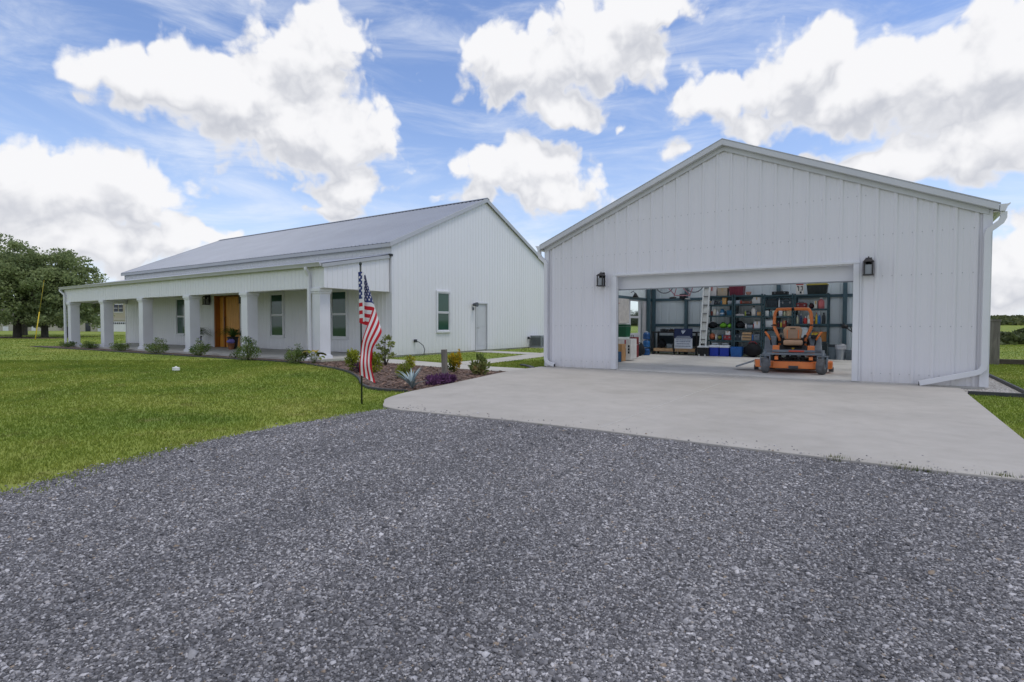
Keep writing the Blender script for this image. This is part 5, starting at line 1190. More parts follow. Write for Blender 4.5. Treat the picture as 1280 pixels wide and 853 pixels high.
# ================================================================== PLANTS
def leafy(name, loc, label, cat, blobs, n, size, stops, matname, asp=2.2, stems=6, group=None, stem_col=(0.06, 0.05, 0.03), up=0.3, flowers=None, seed=0, kids=('foliage', 'stem')):
    """shrub: leaves fill the shell of several ellipsoids (cx,cy,cz,rx,ry,rz) relative to loc"""
    r = np.random.default_rng(seed + int(abs(loc[0]) * 31)); t = thing(name, loc, label, cat, group)
    bl = np.array(blobs, float); wts = bl[:, 3] * bl[:, 4] * bl[:, 5]; pick = r.choice(len(bl), n, p=wts / wts.sum())
    d = r.normal(size=(n, 3)); d /= np.linalg.norm(d, axis=1, keepdims=True); rad = r.random(n) ** 0.45
    c = bl[pick, :3] + d * bl[pick, 3:] * rad[:, None]; c[:, 2] = np.maximum(c[:, 2], 0.015)
    ax = d + np.array([0, 0, up]) + r.normal(0, 0.45, (n, 3)); ax /= np.linalg.norm(ax, axis=1, keepdims=True)
    sd = np.cross(ax, r.normal(size=(n, 3))); sd /= np.linalg.norm(sd, axis=1, keepdims=True); nn = np.cross(ax, sd)
    L = size * r.uniform(0.6, 1.3, n)[:, None]; Wd = L / asp
    V = np.stack([c - ax * L * .5, c + sd * Wd * .5 + nn * L * .06, c + ax * L * .5, c - sd * Wd * .5 + nn * L * .06], 1).reshape(-1, 3)
    rn = np.clip(0.35 * r.random(n) + 0.65 * (0.5 + 0.5 * np.sin(c[:, 0] * 9 + seed) * np.cos(c[:, 1] * 8 + c[:, 2] * 6)), 0, 1)
    np_mesh(kids[0], V, np.arange(4 * n).reshape(n, 4), leaf_mat(matname, stops), rn, t)
    b = MB(); q = random.Random(seed)
    for k in range(stems):
        B = bl[k % len(bl)]; e = (B[0] + q.uniform(-.6, .6) * B[3], B[1] + q.uniform(-.6, .6) * B[4], B[2] + B[5] * q.uniform(0.2, 0.9))
        b.tube([(q.uniform(-.03, .03), q.uniform(-.03, .03), -0.03), (e[0] * .55, e[1] * .55, e[2] * .55), e], [0.010, 0.007, 0.003], 5)
    b.build(kids[1], mat('stem_' + matname, stem_col, 0.8) if ('stem_' + matname) not in bpy.data.materials else bpy.data.materials['stem_' + matname], t)
    if flowers:
        fn, fc, fs = flowers; f = MB()
        for k in range(fn):
            B = bl[q.randrange(len(bl))]; a = q.uniform(0, 6.28)
            p = Vector((B[0] + B[3] * 0.8 * math.cos(a) * q.random(), B[1] + B[4] * 0.8 * math.sin(a) * q.random(), B[2] + B[5] * q.uniform(0.85, 1.12)))
            for w in range(5):
                aa = w * 1.2566; f.add([p, p + Vector((math.cos(aa - .5), math.sin(aa - .5), .3)) * fs, p + Vector((math.cos(aa), math.sin(aa), .45)) * fs * 1.3, p + Vector((math.cos(aa + .5), math.sin(aa + .5), .3)) * fs], [(0, 1, 2, 3)])
        f.build('flowers', M(fc, 0.7), t)
    return t
GRN = [(0.050, 0.095, 0.026), (0.105, 0.165, 0.045), (0.170, 0.230, 0.070), (0.25, 0.29, 0.12)]
DGR = [(0.022, 0.045, 0.012), (0.045, 0.085, 0.020), (0.08, 0.125, 0.030)]
YGR = [(0.12, 0.16, 0.020), (0.24, 0.28, 0.03), (0.40, 0.39, 0.05), (0.52, 0.44, 0.06)]
def gpt(px, py): p = G(px, py); return (float(p[0]), float(p[1]), 0.0)
GP = 'flowering shrubs along the porch front'
def pshrub(px, py, h, w, label, seed, n=700, stops=GRN, mn='shrub_leaves', fl_=None, size=0.05):
    x, y, _ = gpt(px, py)
    y = min(y, 10.75); x = float(PY(px, py, y)[0])
    q = random.Random(seed * 13); h *= .88; w *= .92
    bl = [(0, 0, h * .34, w * .42, w * .32, h * .32)]
    for _ in range(9):
        a = q.uniform(0, 6.28); rr_ = w * q.uniform(.12, .46); hh_ = h * q.uniform(.3, .95) * (1.1 - rr_ / w)
        bl.append((rr_ * math.cos(a), rr_ * .75 * math.sin(a), hh_, w * q.uniform(.09, .17), w * q.uniform(.09, .15), h * q.uniform(.10, .2)))
    return leafy('shrub', (x, y, 0), label, 'shrub', bl, int(n * 2.0), size * 1.05, stops, mn, 2.2, 9, GP, flowers=fl_, seed=seed)
pshrub(84, 433, .45, 1.1, 'low wide green shrub at the far left end of the porch, before the outermost column', 1, 600)
pshrub(112, 433.5, .5, 1.3, 'low green shrub between the outermost and second porch columns', 2, 700)
pshrub(150, 439, .55, 1.2, 'low green shrub just right of the second porch column from the left', 3, 700)
pshrub(196, 443, .78, 1.35, 'bushy green shrub with few violet blooms beside the third porch column from the left', 4, 900, fl_=(3, '#6a5fae', .03))
pshrub(249, 446, .85, 1.0, 'tall loose shrub with violet flowers right against the fourth porch column', 5, 800, fl_=(5, '#5a52b8', .03))
pshrub(310, 451, .95, 1.3, 'big grey-green shrub with violet flowers at the foot of the second nearest column', 6, 1100, fl_=(6, '#5a52b8', .028))
pshrub(369, 455, .72, 1.0, 'grey-green shrub left of the near porch column, beside a broad-leaved yellowing plant', 7, 800, fl_=(4, '#6a5a8e', .025))
leafy('shrub', tuple(PY(294, 447, 10.7)[:2]) + (0,), 'tiny dark green mound of leaves in the bed before the front door', 'shrub', [(0, 0, .12, .22, .2, .14)], 160, .05, DGR, 'dark_leaves', 2, 3, seed=8)
# broad-leaved plant by the near column
def broad(loc, n, L, h, m, name, label, cat, seed, spread=0.16, droop=0.5):
    r = random.Random(seed); t = thing(name, loc, label, cat); b = MB(); s = MB()
    for k in range(n):
        a = r.uniform(0, 6.28); el = r.uniform(0.35, 1.25); st = Vector((r.uniform(-.05, .05), r.uniform(-.05, .05), 0)); hh = h * r.uniform(.4, 1)
        tip = st + Vector((math.cos(a) * spread * r.uniform(.3, 1.2), math.sin(a) * spread * r.uniform(.3, 1.2), hh)); s.tube([st, (st + tip) / 2 + Vector((0, 0, .03)), tip], 0.006, 5)
        d = Vector((math.cos(a), math.sin(a), 0)); sd = Vector((-d.y, d.x, 0)); l = L * r.uniform(.7, 1.2); rn = r.random(); row = []
        for q in range(6):
            u = q / 5; c = tip + d * l * u + Vector((0, 0, l * (0.35 * u - droop * u * u))); w = l * .30 * math.sin(math.pi * min(1, .12 + u * .88)) ** .8
            row += [c - sd * w + Vector((0, 0, w * .25)), c, c + sd * w + Vector((0, 0, w * .25))]
        b.add(row, [(q * 3 + e, q * 3 + e + 1, q * 3 + e + 4, q * 3 + e + 3) for q in range(5) for e in (0, 1)], 0, True, rn)
    b.build('foliage', m, t, rnd=True); s.build('stem', mat('stalk_' + name, (0.10, .14, .04), .7), t); return t
broad(tuple(PY(392, 457, 10.45)[:2]) + (0,), 16, .32, .38, leaf_mat('broad_leaves', [(.06, .10, .02), (.12, .17, .03), (.30, .30, .04), (.50, .36, .03)]), 'broad_leaf_plant', 'broad-leaved green and yellow plant at the foot of the near porch column', 'plant', 3)
# garden bed plants
x, y, z = gpt(441, 464); leafy('shrub', (x, y, 0), 'upright yellow-green shrub in the mulch, left of the flag', 'shrub', [(0, 0, .28, .20, .2, .26), (-.06, 0, .42, .14, .14, .16), (.08, 0, .40, .14, .14, .15)], 600, .07, YGR[:3], 'yellow_green_leaves', 2.0, 7, seed=11)
x, y, z = gpt(449, 466); leafy('purple_plant', (x, y, 0), 'low dark purple plant just left of the flag, before the yellow-green shrub', 'plant', [(0, 0, .13, .18, .16, .13)], 300, .07, [(.030, .012, .030), (.07, .03, .07), (.12, .06, .11)], 'purple_dark', 4, 4, seed=12)
x, y, z = gpt(468, 466); leafy('shrub', (x, y, 0), 'yellow-green shrub directly behind the right side of the flag', 'shrub', [(0, 0, .22, .24, .2, .22), (.03, 0, .36, .17, .15, .15)], 600, .07, YGR[:3], 'yellow_green_leaves', 2.0, 7, seed=13)
x, y, z = gpt(482, 457); leafy('shrub', (x, y, 0), 'tall sparse shrub with round leaf clumps near the house corner', 'shrub', [(0, 0, .40, .13, .13, .10), (-.26, 0, .52, .12, .12, .10), (.22, 0, .62, .13, .13, .09), (.04, .03, .80, .16, .14, .09), (-.18, 0, .22, .14, .14, .10), (.28, 0, .3, .12, .12, .09), (-.12, 0, .68, .10, .1, .07)], 300, .09, [(.13, .17, .05), (.22, .26, .08), (.32, .34, .14)], 'sparse_leaves', 1.5, 14, seed=14)
x, y, z = gpt(505, 474); leafy('shrub', (x, y, 0), 'rounded bright green mound shrub with a yellow crown behind the agave', 'shrub', [(0, 0, .18, .20, .18, .18)], 900, .05, [(.12, .16, .020), (.20, .25, .026), (.30, .33, .045)], 'mound_leaves', 3, 5, seed=15)
x, y, z = gpt(508, 471); leafy('shrub', (x, y + .12, 0), 'yellow-topped upright plant rising behind the green mound shrub', 'shrub', [(0, 0, .34, .13, .12, .16)], 260, .06, YGR, 'gold_leaves', 2, 5, seed=16)
# agave
x, y, z = gpt(515, 486); ag = thing('agave', (x, y, 0), 'blue-grey agave rosette at the front of the mulch bed', 'agave'); r = random.Random(5)
mag = leaf_mat('agave_leaf', [(.20, .27, .30), (.29, .37, .40), (.38, .46, .48)], 0.05)
for k in range(24):
    a = k * 2.39996; el = R(34 + 48 * ((k * 0.618) % 1)); l = r.uniform(.38, .50); b = MB(); row = []
    d = Vector((math.cos(a), math.sin(a), 0)); sd = Vector((-d.y, d.x, 0))
    for q in range(7):
        u = q / 6; e2 = el - 0.25 * u * u; c = d * (l * u * math.cos(e2)) + Vector((0, 0, l * u * math.sin(e2) + .01)); w = .023 * (1 - u ** 2.2) * (0.75 + .5 * math.sin(math.pi * u))
        nrm = sd.cross(d * math.cos(e2) + Vector((0, 0, math.sin(e2)))).normalized()
        row += [c - sd * w - nrm * w * .5, c, c + sd * w - nrm * w * .5]
    b.add(row, [(q * 3 + e, q * 3 + e + 1, q * 3 + e + 4, q * 3 + e + 3) for q in range(6) for e in (0, 1)], 0, True, r.random()); b.build('leaf', mag, ag, rnd=True)
PUR = [(.045, .016, .050), (.10, .040, .11), (.17, .075, .18), (.24, .11, .24)]
for px, py, s, lab in ((541, 483, 1.0, 'left clump of the purple trailing plant, next to the agave'), (553, 481, 1.0, 'middle clump of the purple trailing plant, before the wooden post'), (562, 479.5, .8, 'right clump of the purple trailing plant, toward the yellow shrub')):
    x, y, z = gpt(px, py); leafy('purple_plant', (x, y, 0), lab, 'plant', [(0, 0, .10 * s, .18 * s, .15 * s, .12 * s), (.08, .02, .14 * s, .12 * s, .1 * s, .10 * s), (-.1, .01, .12 * s, .1 * s, .1 * s, .1 * s)], 420, .085, PUR, 'purple_leaves', 4.5, 5, 'purple plants beside the agave', seed=int(px), up=.5)
x, y, z = gpt(556, 469); pst = MB(); pst.box(-.055, .055, -.055, .055, -.2, .60); po = pst.build('wooden_post', m_post, None, bevel=.006); po.location = (x, y, 0); po.rotation_euler = (R(1), R(-1), R(15)); tag(po, 'short weathered square wooden post in the mulch bed', 'post')
x, y, z = gpt(567, 466); leafy('croton', (x, y, 0), 'yellow and green croton shrub right of the wooden post', 'shrub', [(0, 0, .18, .17, .15, .18), (.02, 0, .34, .17, .14, .14)], 420, .10, [(.05, .10, .02), (.12, .15, .02), (.52, .36, .02), (.62, .42, .03)], 'croton_leaves', 3.2, 7, seed=18, up=.9)
x, y, z = gpt(570, 462); leafy('croton', (x + .02, y + .12, 0), 'slim upright golden shoot behind the yellow croton', 'shrub', [(0, 0, .44, .05, .05, .13), (0, 0, .25, .08, .08, .15)], 110, .09, [(.40, .28, .02), (.60, .40, .03), (.62, .30, .05)], 'golden_leaves', 3.2, 4, seed=19, up=1.4)
x, y, z = gpt(599, 469); leafy('shrub', (x, y, 0), 'green shrub with reddish tips at the right end of the mulch bed', 'shrub', [(0, 0, .15, .24, .2, .15), (-.15, 0, .22, .13, .12, .13), (.15, 0, .25, .14, .12, .12), (.02, 0, .42, .10, .1, .10), (.1, 0, .36, .09, .09, .08)], 560, .10, [(.07, .12, .028), (.14, .19, .05), (.24, .26, .09), (.36, .22, .11)], 'tip_leaves', 2, 8, seed=20, up=.6)
# ferns in pots at the front door
def fern(x, y, z0, label, seed, s=1.0):
    t = thing('potted_fern', (x, y, z0), label, 'potted plant', 'ferns by the front door'); r = random.Random(seed)
    b = MB(); b.lathe([(.13 * s, 0), (.15 * s, .05), (.19 * s, .48), (.22 * s, .52), (.20 * s, .54), (.17 * s, .50), (.02, .48)], n=18); b.build('pot', m_bronze, t)
    b = MB(); V_, Fq = [], []
    for k in range(70):
        a = r.uniform(0, 6.28); l = r.uniform(.45, .72) * s; d = Vector((math.cos(a), math.sin(a), 0)); sd = Vector((-d.y, d.x, 0)); rise = r.uniform(.9, 2.2); rn = r.random()
        def c(u): return Vector((0, 0, .5)) + d * l * u * (1.1 - .2 * rise * .5) + Vector((0, 0, l * (rise * u - (rise + .35) * .75 * u * u)))
        for q in range(1, 13):
            u = q / 13; p = c(u); nx = (c(u + .03) - p); w = .075 * s * math.sin(math.pi * min(1, .15 + .85 * u)) + .01
            for sg in (-1, 1): b.add([p, p + nx * .9 + sd * sg * w * .5, p + nx * .6 + sd * sg * w + Vector((0, 0, -.01)), p - nx * .1 + sd * sg * w * .5], [(0, 1, 2, 3)], rn=rn)
    b.build('fronds', leaf_mat('fern_leaves', [(.030, .075, .012), (.065, .13, .022), (.12, .19, .04)]), t, rnd=True)
fern(-26.75, 13.35, .09, 'potted fern left of the honey wood front door', 1, 1.05); fern(-23.85, 13.45, .09, 'potted fern right of the honey wood front door', 2, 1.15)
x = float(PY(289, 440, 13.1)[0]); pp = thing('flower_pot_stand', (x, 13.1, .085), 'small terracotta pot with violet flowers before the right fern', 'potted plant')
b = MB(); b.lathe([(.10, 0), (.14, .22), (.155, .23), (.155, .27), (.13, .27), (.02, .25)], n=16); b.build('pot', M('#8a5a3e', .8), pp)
b = MB(); b.blob((0, 0, .36), (.15, .15, .10), 5, 14, 0, .12); b.build('flowers', M('#7d73b8', .8), pp)

# small things outside
x, y, z = gpt(220, 464); wcap = MB(); wcap.prism([(-.08, -.06), (.09, -.05), (.08, .06), (-.09, .07)], 0, .085); wcap.prism([(-.03, -.02), (.03, -.02), (.03, .02), (-.03, .02)], .0851, .11); o = wcap.build('cleanout_cap', M('#e3e3e0', .5), None, bevel=.012); o.location = (x, y, .01); tag(o, 'small white cap lying alone on the lawn', 'cap')
m_edge = mat('black_edging', (.045, .046, .05), .6, .2, 10)
def edging(path, name, label, h=.09, w=.05):
    b = MB(); b.rtube([(px, py, h / 2 - .02 + .001 * i) for i, (px, py) in enumerate(path)], h, w); o = b.build(name, m_edge, None); return tag(o, label, 'edging')
def edging2(path, label, h=.05, w=.04):
    b = MB(); n = len(path)
    for i in range(n):
        p = Vector((*path[i], 0)); a = Vector((*path[max(0, i - 1)], 0)); c = Vector((*path[min(n - 1, i + 1)], 0)); d = (c - a).normalized(); s = Vector((-d.y, d.x, 0)) * w / 2
        for q in (p - s, p + s): b.v += [(q.x, q.y, -.02), (q.x, q.y, h)]
    for i in range(n - 1):
        o = i * 4; b.f += [(o, o + 4, o + 5, o + 1), (o + 2, o + 3, o + 7, o + 6), (o + 1, o + 5, o + 7, o + 3)]
    b.f += [(0, 1, 3, 2), ((n - 1) * 4, (n - 1) * 4 + 2, (n - 1) * 4 + 3, (n - 1) * 4 + 1)]
    k = len(b.f); b.mi = [0] * k; b.sm = [False] * k; b.rn = [0] * k
    return tag(b.build('landscape_edging', m_edge, None, bevel=.008), label, 'edging')
edging2(catmull([(-14.6, 10.30), (-12.85, 9.78), (-11.7, 9.40), (-10.63, 8.88), (-9.5, 8.15), (-8.6, 7.45), (-8.21, 7.17), (-7.7, 6.93), (-7.22, 6.90), (-6.9, 7.02)], 5), 'black edging strip curving along the lawn side of the mulch bed')
edging2(catmull([(-36.8, 10.1), (-34, 10.0), (-28, 10.15), (-20, 10.25), (-14.65, 10.30)], 5), 'long black edging strip in front of the porch shrubs', .05)
edging2([(1.24, 12.0), (1.6, 12.02), (2.06, 12.03)], 'short black edging across the end of the pale gravel by the downspout', .07)
edging2([(2.06, 12.06), (2.06, 15), (2.05, 18), (2.06, 24)], 'long black edging running back beside the pale gravel strip', .07)
edging2([(-8.55, 13.3), (-8.1, 12.95), (-7.72, 12.55)], 'short black edging on the path by the left garage corner', .05, .12)
# outdoor unit on the ground by the far end of the gable wall
hp = thing('utility_unit', (-14.12, 23.7, 0), 'small grey utility unit on the ground by the house gable, just left of the garage', 'utility unit')
b = MB(); b.box(-.32, .32, -.45, .45, .05, .62); b.build('cabinet', M('#7d8288', .5), hp, bevel=.02); b = MB(); b.box(-.36, .36, -.5, .5, -.02, .048); b.build('pad', m_path, hp)
b = MB()
for k in range(8): b.box(-.25, .25, -.456, -.4505, .14 + k * .05, .165 + k * .05); b.box(.3205, .326, -.38, .1, .14 + k * .05, .165 + k * .05)
b.build('vent_grille', M('#33373c'), hp); b = MB(); b.box(.321, .33, .16, .36, .2, .45); b.build('access_panel', M('#2b2f34'), hp)
# wooden post and low rail behind the garage at the right
wf = thing('wooden_fence', (2.78, 21.35, 0), 'tall weathered fence post with a low timber rail behind the right garage corner', 'fence')
b = MB(); b.box(-.11, .11, -.1, .1, -.2, 1.28); b.build('post', m_post, wf, bevel=.01); b = MB(); b.box(-.13, .13, -.12, .12, 1.281, 1.33); b.build('post_cap', m_post, wf)
b = MB(); b.box(.111, 9, -.06, .06, .03, .17); b.build('rail', wood_mat('dark_timber', (.05, .04, .03), (.11, .09, .07), (1, 9, 9), .85), wf, bevel=.01)

# ================================================================== TREES
OAK = [(.130, .172, .082), (.210, .262, .118), (.290, .345, .155), (.36, .405, .205)]
def tree(loc, h, cr, label, seed, n=15000, leaf=.26, trunk_r=.3, first=.22, group='oak trees beyond the lawn', stops=OAK, mn='oak_leaves', name='oak_tree', cat='tree', z0=0.0):
    r = np.random.default_rng(seed); q = random.Random(seed); t = thing(name, (loc[0], loc[1], z0), label, cat, group)
    b = MB(); b.tube([(0, 0, -.3), (.02 * h * .1, 0, .1), (.03, .02, h * first), (.1, .05, h * .45), (.05, 0, h * .75)], [trunk_r * 1.5, trunk_r * 1.05, trunk_r * .8, trunk_r * .5, trunk_r * .15], 12)
    ends = []
    for k in range(16):
        a = k * 2.4 + q.uniform(-.4, .4); hh = h * q.uniform(first * .9, .62); rr = cr * q.uniform(.55, .95) * (1.05 - .55 * hh / h)
        e = Vector((math.cos(a) * rr, math.sin(a) * rr, hh + h * q.uniform(.06, .28))); m = Vector((math.cos(a) * rr * .5, math.sin(a) * rr * .5, hh + h * .10))
        b.tube([(0.05, 0.02, hh * .80), m, e], [trunk_r * .40, trunk_r * .24, .03], 6); ends += [m, e]
    b.build('trunk', m_bark, t)
    K = 90; cl = []
    for k in range(K):
        d = r.normal(size=3); d /= np.linalg.norm(d); d[2] = abs(d[2]) * 1.0 - .42 * (r.random() < .45); rad = r.uniform(.50, 1.0) ** .6
        cz = h * (.50) + d[2] * rad * h * .47; cl.append((d[0] * rad * cr * 1.06, d[1] * rad * cr * 1.06, max(cz, h * (.17 + .08 * r.random())), cr * r.uniform(.09, .22)))
    for _ in range(38):
        a = r.uniform(0, 6.28); rr_ = cr * r.uniform(.45, 1.02); cl.append((math.cos(a) * rr_, math.sin(a) * rr_, h * r.uniform(.16, .38), cr * r.uniform(.10, .20)))
    for e in ends: cl.append((e.x, e.y, e.z, cr * .2))
    cl = np.array(cl); n2 = n; pk = r.integers(0, len(cl), n2); d = r.normal(size=(n2, 3)); d /= np.linalg.norm(d, axis=1, keepdims=True)
    c = cl[pk, :3] + d * (cl[pk, 3] * r.random(n2) ** .5)[:, None] * np.array([1.15, 1.15, .75])
    ax = r.normal(size=(n2, 3)) + np.array([0, 0, -.2]); ax /= np.linalg.norm(ax, axis=1, keepdims=True); sd = np.cross(ax, d + r.normal(0, .6, (n2, 3))); sd /= np.linalg.norm(sd, axis=1, keepdims=True)
    L = (leaf * r.uniform(.5, 1.3, n2))[:, None]; Wd = L * .55
    V = np.stack([c - ax * L * .5, c + sd * Wd * .5, c + ax * L * .5, c - sd * Wd * .5], 1).reshape(-1, 3)
    tone = r.random(len(cl)); rn = np.clip(.5 * tone[pk] + .5 * r.random(n2), 0, 1)
    np_mesh('crown', V, np.arange(4 * n2).reshape(n2, 4), leaf_mat(mn, stops, .45), rn, t); return t
tree((-63.2, 16.2), 9.0, 4.9, 'large oak on the left with a dark thick trunk at the photo edge', 3, 22000)
tree((-61.4, 17.6), 8.4, 4.2, 'oak right of the thick-trunked one, with a pale slimmer trunk', 8, 18000, trunk_r=.26)
tree((-61.1, 19.3), 6.9, 3.1, 'lower oak spreading behind the left end of the porch roof', 12, 9500, trunk_r=.22)
tree((-66, 7.0), 8.6, 5.0, 'oak at the extreme left edge with low hanging branches', 15, 16000)
tree((-74, 19.5), 8.8, 5.0, 'oak standing behind the two left trunks, near the pale houses', 17, 12000, leaf=.32)
# yellow slanted guy cover among the trunks
p0 = G(44, 425); b = MB(); e = np.array([-.83, .55, 0]) * .92 + np.array([0, 0, 2.1]); b.tube([(0, 0, 0), tuple(e)], .035, 8); b.tube([tuple(e), tuple(e * 2.2)], .008, 5); o = b.build('guy_wire_cover', M('#c9b02a', .5)); o.location = tuple(p0); tag(o, 'thin yellow slanted guy-wire cover between the two oak trunks', 'guy wire')

# ================================================================== NEIGHBOUR HOUSES
def local_from_px(px, depth): return (px - 640) * depth / F
def nhouse(depth, px_c, label, build):
    p = FW * np.array([1, 1, 0]); p = p / np.linalg.norm(p) * depth + RT * local_from_px(px_c, depth)
    t = thing('neighbour_house', (float(p[0]), float(p[1]), 0), label, 'house', None, YAW); build(t, depth / F); return t
m_bei = mat('beige_siding', (.40, .36, .27), .7, .06, .5); m_cream = mat('cream_wall', (.42, .39, .33), .7, .06, .5); m_shing = mat('brown_shingles', (.13, .11, .10), .9, .2, 3); m_nwin = mat('dark_window', (.02, .025, .04), .1, .1)
def gable_roof(b, x0, x1, y0, y1, z, rise, o=.4):
    ym = (y0 + y1) / 2; b.prism([(y0 - o, z - .05), (ym, z + rise), (y1 + o, z - .05), (y1 + o, z - .25), (ym, z + rise - .22), (y0 - o, z - .25)], x0 - o, x1 + o, axis='x')
def buildA(t, s):
    X = lambda px: (px - 135) * s
    b = MB(); b.box(X(128), X(178), 0, 9, -1.5, 5.6); b.build('wall', m_bei, t); b = MB(); b.box(X(84), X(127.9), 1.0, 9, -1.5, 3.0); b.build('wall', m_cream, t)
    b = MB(); gable_roof(b, X(128), X(178), 0, 9, 5.6, 2.0); gable_roof(b, X(84), X(126), 1, 9, 3.0, 1.7); b.build('roof', m_shing, t)
    for a in (143.5, 149.5):
        b = MB(); b.box(X(a), X(a + 4.6), -.06, -.01, 3.05, 4.15); w = b.build('window', m_nwin, t); b = MB(); b.box(X(a) - .08, X(a + 4.6) + .08, -.05, -.002, 4.151, 4.25); b.box(X(a), X(a + 4.6), -.08, -.061, 3.57, 3.63); b.box(X(a) - .08, X(a + 4.6) + .08, -.05, -.002, 2.95, 3.049); b.build('frame', m_trim, w)
    b = MB(); b.box(X(141), X(160), -.07, -.01, -.3, 1.55); g = b.build('garage_door', m_trim, t); b = MB()
    for k in range(7): b.box(X(142 + k * 2.5), X(143.7 + k * 2.5), -.09, -.071, 1.15, 1.42)
    b.build('pane', m_nwin, g)
    b = MB(); b.box(X(128) - .1, X(178) + .1, -.12, -.005, 1.7, 2.05); b.build('trim_band', m_cream, t)
    b = MB(); b.box(X(101), X(107), .92, .99, -.4, 1.3); b.build('window', m_nwin, t); b = MB(); b.box(X(117), X(121), .85, .99, -1.4, 2.9); b.build('pilaster', m_trim, t)
nhouse(85, 135, 'beige two-storey neighbouring house with white garage door, seen between porch columns', buildA)
def buildB(t, s):
    X = lambda px: (px - 40) * s
    b = MB(); b.box(X(-70), X(84), 0, 9, -2, 2.3); b.build('wall', m_cream, t); b = MB(); b.prism([(X(54), -2), (X(54), 1.0), (X(66), 2.6), (X(78), 1.0), (X(78), -2)], -1.5, -.01, axis='y'); b.build('gable_wing', m_cream, t)
    b = MB(); gable_roof(b, X(-70), X(84), 0, 9, 2.3, 1.9); b.build('roof', m_shing, t)
    for a, c in ((4, 11), (40, 45)): b = MB(); b.box(X(a), X(c), -.07, -.01, -1.2, .75); b.build('garage_door', m_trim, t)
    for a in (22, 31, 80): b = MB(); b.box(X(a), X(a + 3.5), -.06, -.01, -.2, .9); b.build('window', m_nwin, t)
nhouse(95, 40, 'long low cream neighbouring house behind the oak trunks', buildB)
# far-off wood and one small tree on the right
def thit(px, py):
    d = ray(px, py); lo = 1.0
    for k in range(1, 4000):
        p = CP + d * (k * .25 / F)
        if p[2] < tz(p[0], p[1]): return p
    return p
r = np.random.default_rng(5); n = 60000; x = r.uniform(-160, 260, n); y = 262 + r.normal(0, 1, n) * 9 + 10 * np.sin(x * .05) + r.random(n) * 35
hh = 4.6 + 1.6 * np.sin(x * .11) + 1.2 * np.sin(x * .29 + 1) + .9 * np.sin(x * .83); z = tz(x, y) + hh * r.random(n) ** .7
ax = r.normal(size=(n, 3)); ax /= np.linalg.norm(ax, axis=1, keepdims=True); sd = np.cross(ax, r.normal(size=(n, 3))); sd /= np.linalg.norm(sd, axis=1, keepdims=True); L = r.uniform(.5, 1.3, n)[:, None]
c = np.stack([x, y, z], -1); V = np.stack([c - ax * L, c + sd * L * .7, c + ax * L, c - sd * L * .7], 1).reshape(-1, 3)
tag(np_mesh('far_wood', V, np.arange(4 * n).reshape(n, 4), leaf_mat('wood_leaves', [(.03, .045, .015), (.06, .08, .03), (.10, .12, .05)]), np.clip(.5 + .4 * np.sin(x * .2) + r.normal(0, .2, n), 0, 1)), kind='stuff')
r = np.random.default_rng(6); n = 50000; x = r.uniform(-250, 420, n); y = r.uniform(560, 780, n); z = tz(x, y) + r.random(n) * 4 * (.4 + .6 * np.sin(x * .03 + y * .02) ** 2)
c = np.stack([x, y, z], -1); ax = r.normal(size=(n, 3)); ax /= np.linalg.norm(ax, axis=1, keepdims=True); sd = np.cross(ax, r.normal(size=(n, 3))); sd /= np.linalg.norm(sd, axis=1, keepdims=True); L = r.uniform(1, 2.4, n)[:, None]
V = np.stack([c - ax * L, c + sd * L * .7, c + ax * L, c - sd * L * .7], 1).reshape(-1, 3)
tag(np_mesh('hill_scrub', V, np.arange(4 * n).reshape(n, 4), leaf_mat('scrub_leaves', [(.06, .08, .03), (.11, .13, .05), (.17, .18, .07)]), r.random(n)), kind='stuff')
p = thit(1276, 429); st_ = tree((p[0], p[1]), (429 - 409) / F * float(p @ FW), 1.1, 'small young tree alone in the field at the right edge', 33, 2500, .16, .05, .3, None, [(.04, .055, .02), (.07, .09, .03), (.12, .14, .05)], 'young_leaves', 'young_tree', 'tree', float(tz(p[0], p[1])))

# ================================================================== SKY, SUN, CAMERA
w = bpy.data.worlds.new('World'); SC.world = w; w.use_nodes = True; nt = w.node_tree
bg = nt.nodes['Background']; SUN_EL, SUN_AZ = R(68), R(80)      # azimuth clockwise from +Y
sky = nd(nt, 'ShaderNodeTexSky', sky_type='NISHITA'); sky.sun_disc = False; sky.sun_elevation = SUN_EL; sky.sun_rotation = SUN_AZ; sky.air_density = 1.0; sky.dust_density = 0.6; sky.ozone_density = 2.0
SKY_STR = 0.15
def ae(px, py): d = ray(px, py); return math.atan2(d[0], d[1]), math.atan2(d[2], math.hypot(d[0], d[1]))
CL = [  # px, py, rx, ry, weight
 (190, 98, 105, 44, 1), (290, 118, 115, 62, 1.1), (388, 75, 80, 70, 1.05), (412, 165, 82, 74, 1.1), (425, 228, 62, 40, .95), (330, 172, 105, 46, .9),
 (45, 238, 100, 55, 1), (160, 228, 100, 48, 1), (110, 250, 110, 46, 1), (150, 275, 90, 34, .95), (120, 302, 190, 38, 1), (415, 270, 60, 18, .7), (255, 292, 60, 18, .85),
 (658, 88, 80, 52, 1.05), (750, 58, 92, 60, 1.1), (812, 18, 62, 44, 1), (705, 132, 62, 26, .9), (787, 150, 28, 26, .45),
 (650, 210, 80, 46, 1), (690, 238, 75, 34, .9), (600, 243, 70, 18, .65), (850, 196, 34, 24, .6),
 (895, 122, 68, 34, 1), (1005, 80, 72, 58, 1), (1085, 112, 115, 58, 1.15), (1175, 95, 90, 60, 1.05), (1258, 55, 80, 75, 1.1), (1120, 200, 140, 38, 1), (1240, 165, 100, 65, 1.05), (950, 152, 60, 20, .7),
 (1278, 320, 70, 90, 1), (-150, 130, 120, 60, 1), (1480, 160, 160, 90, 1)]
grp = bpy.data.node_groups.new('cloud_density', 'ShaderNodeTree')
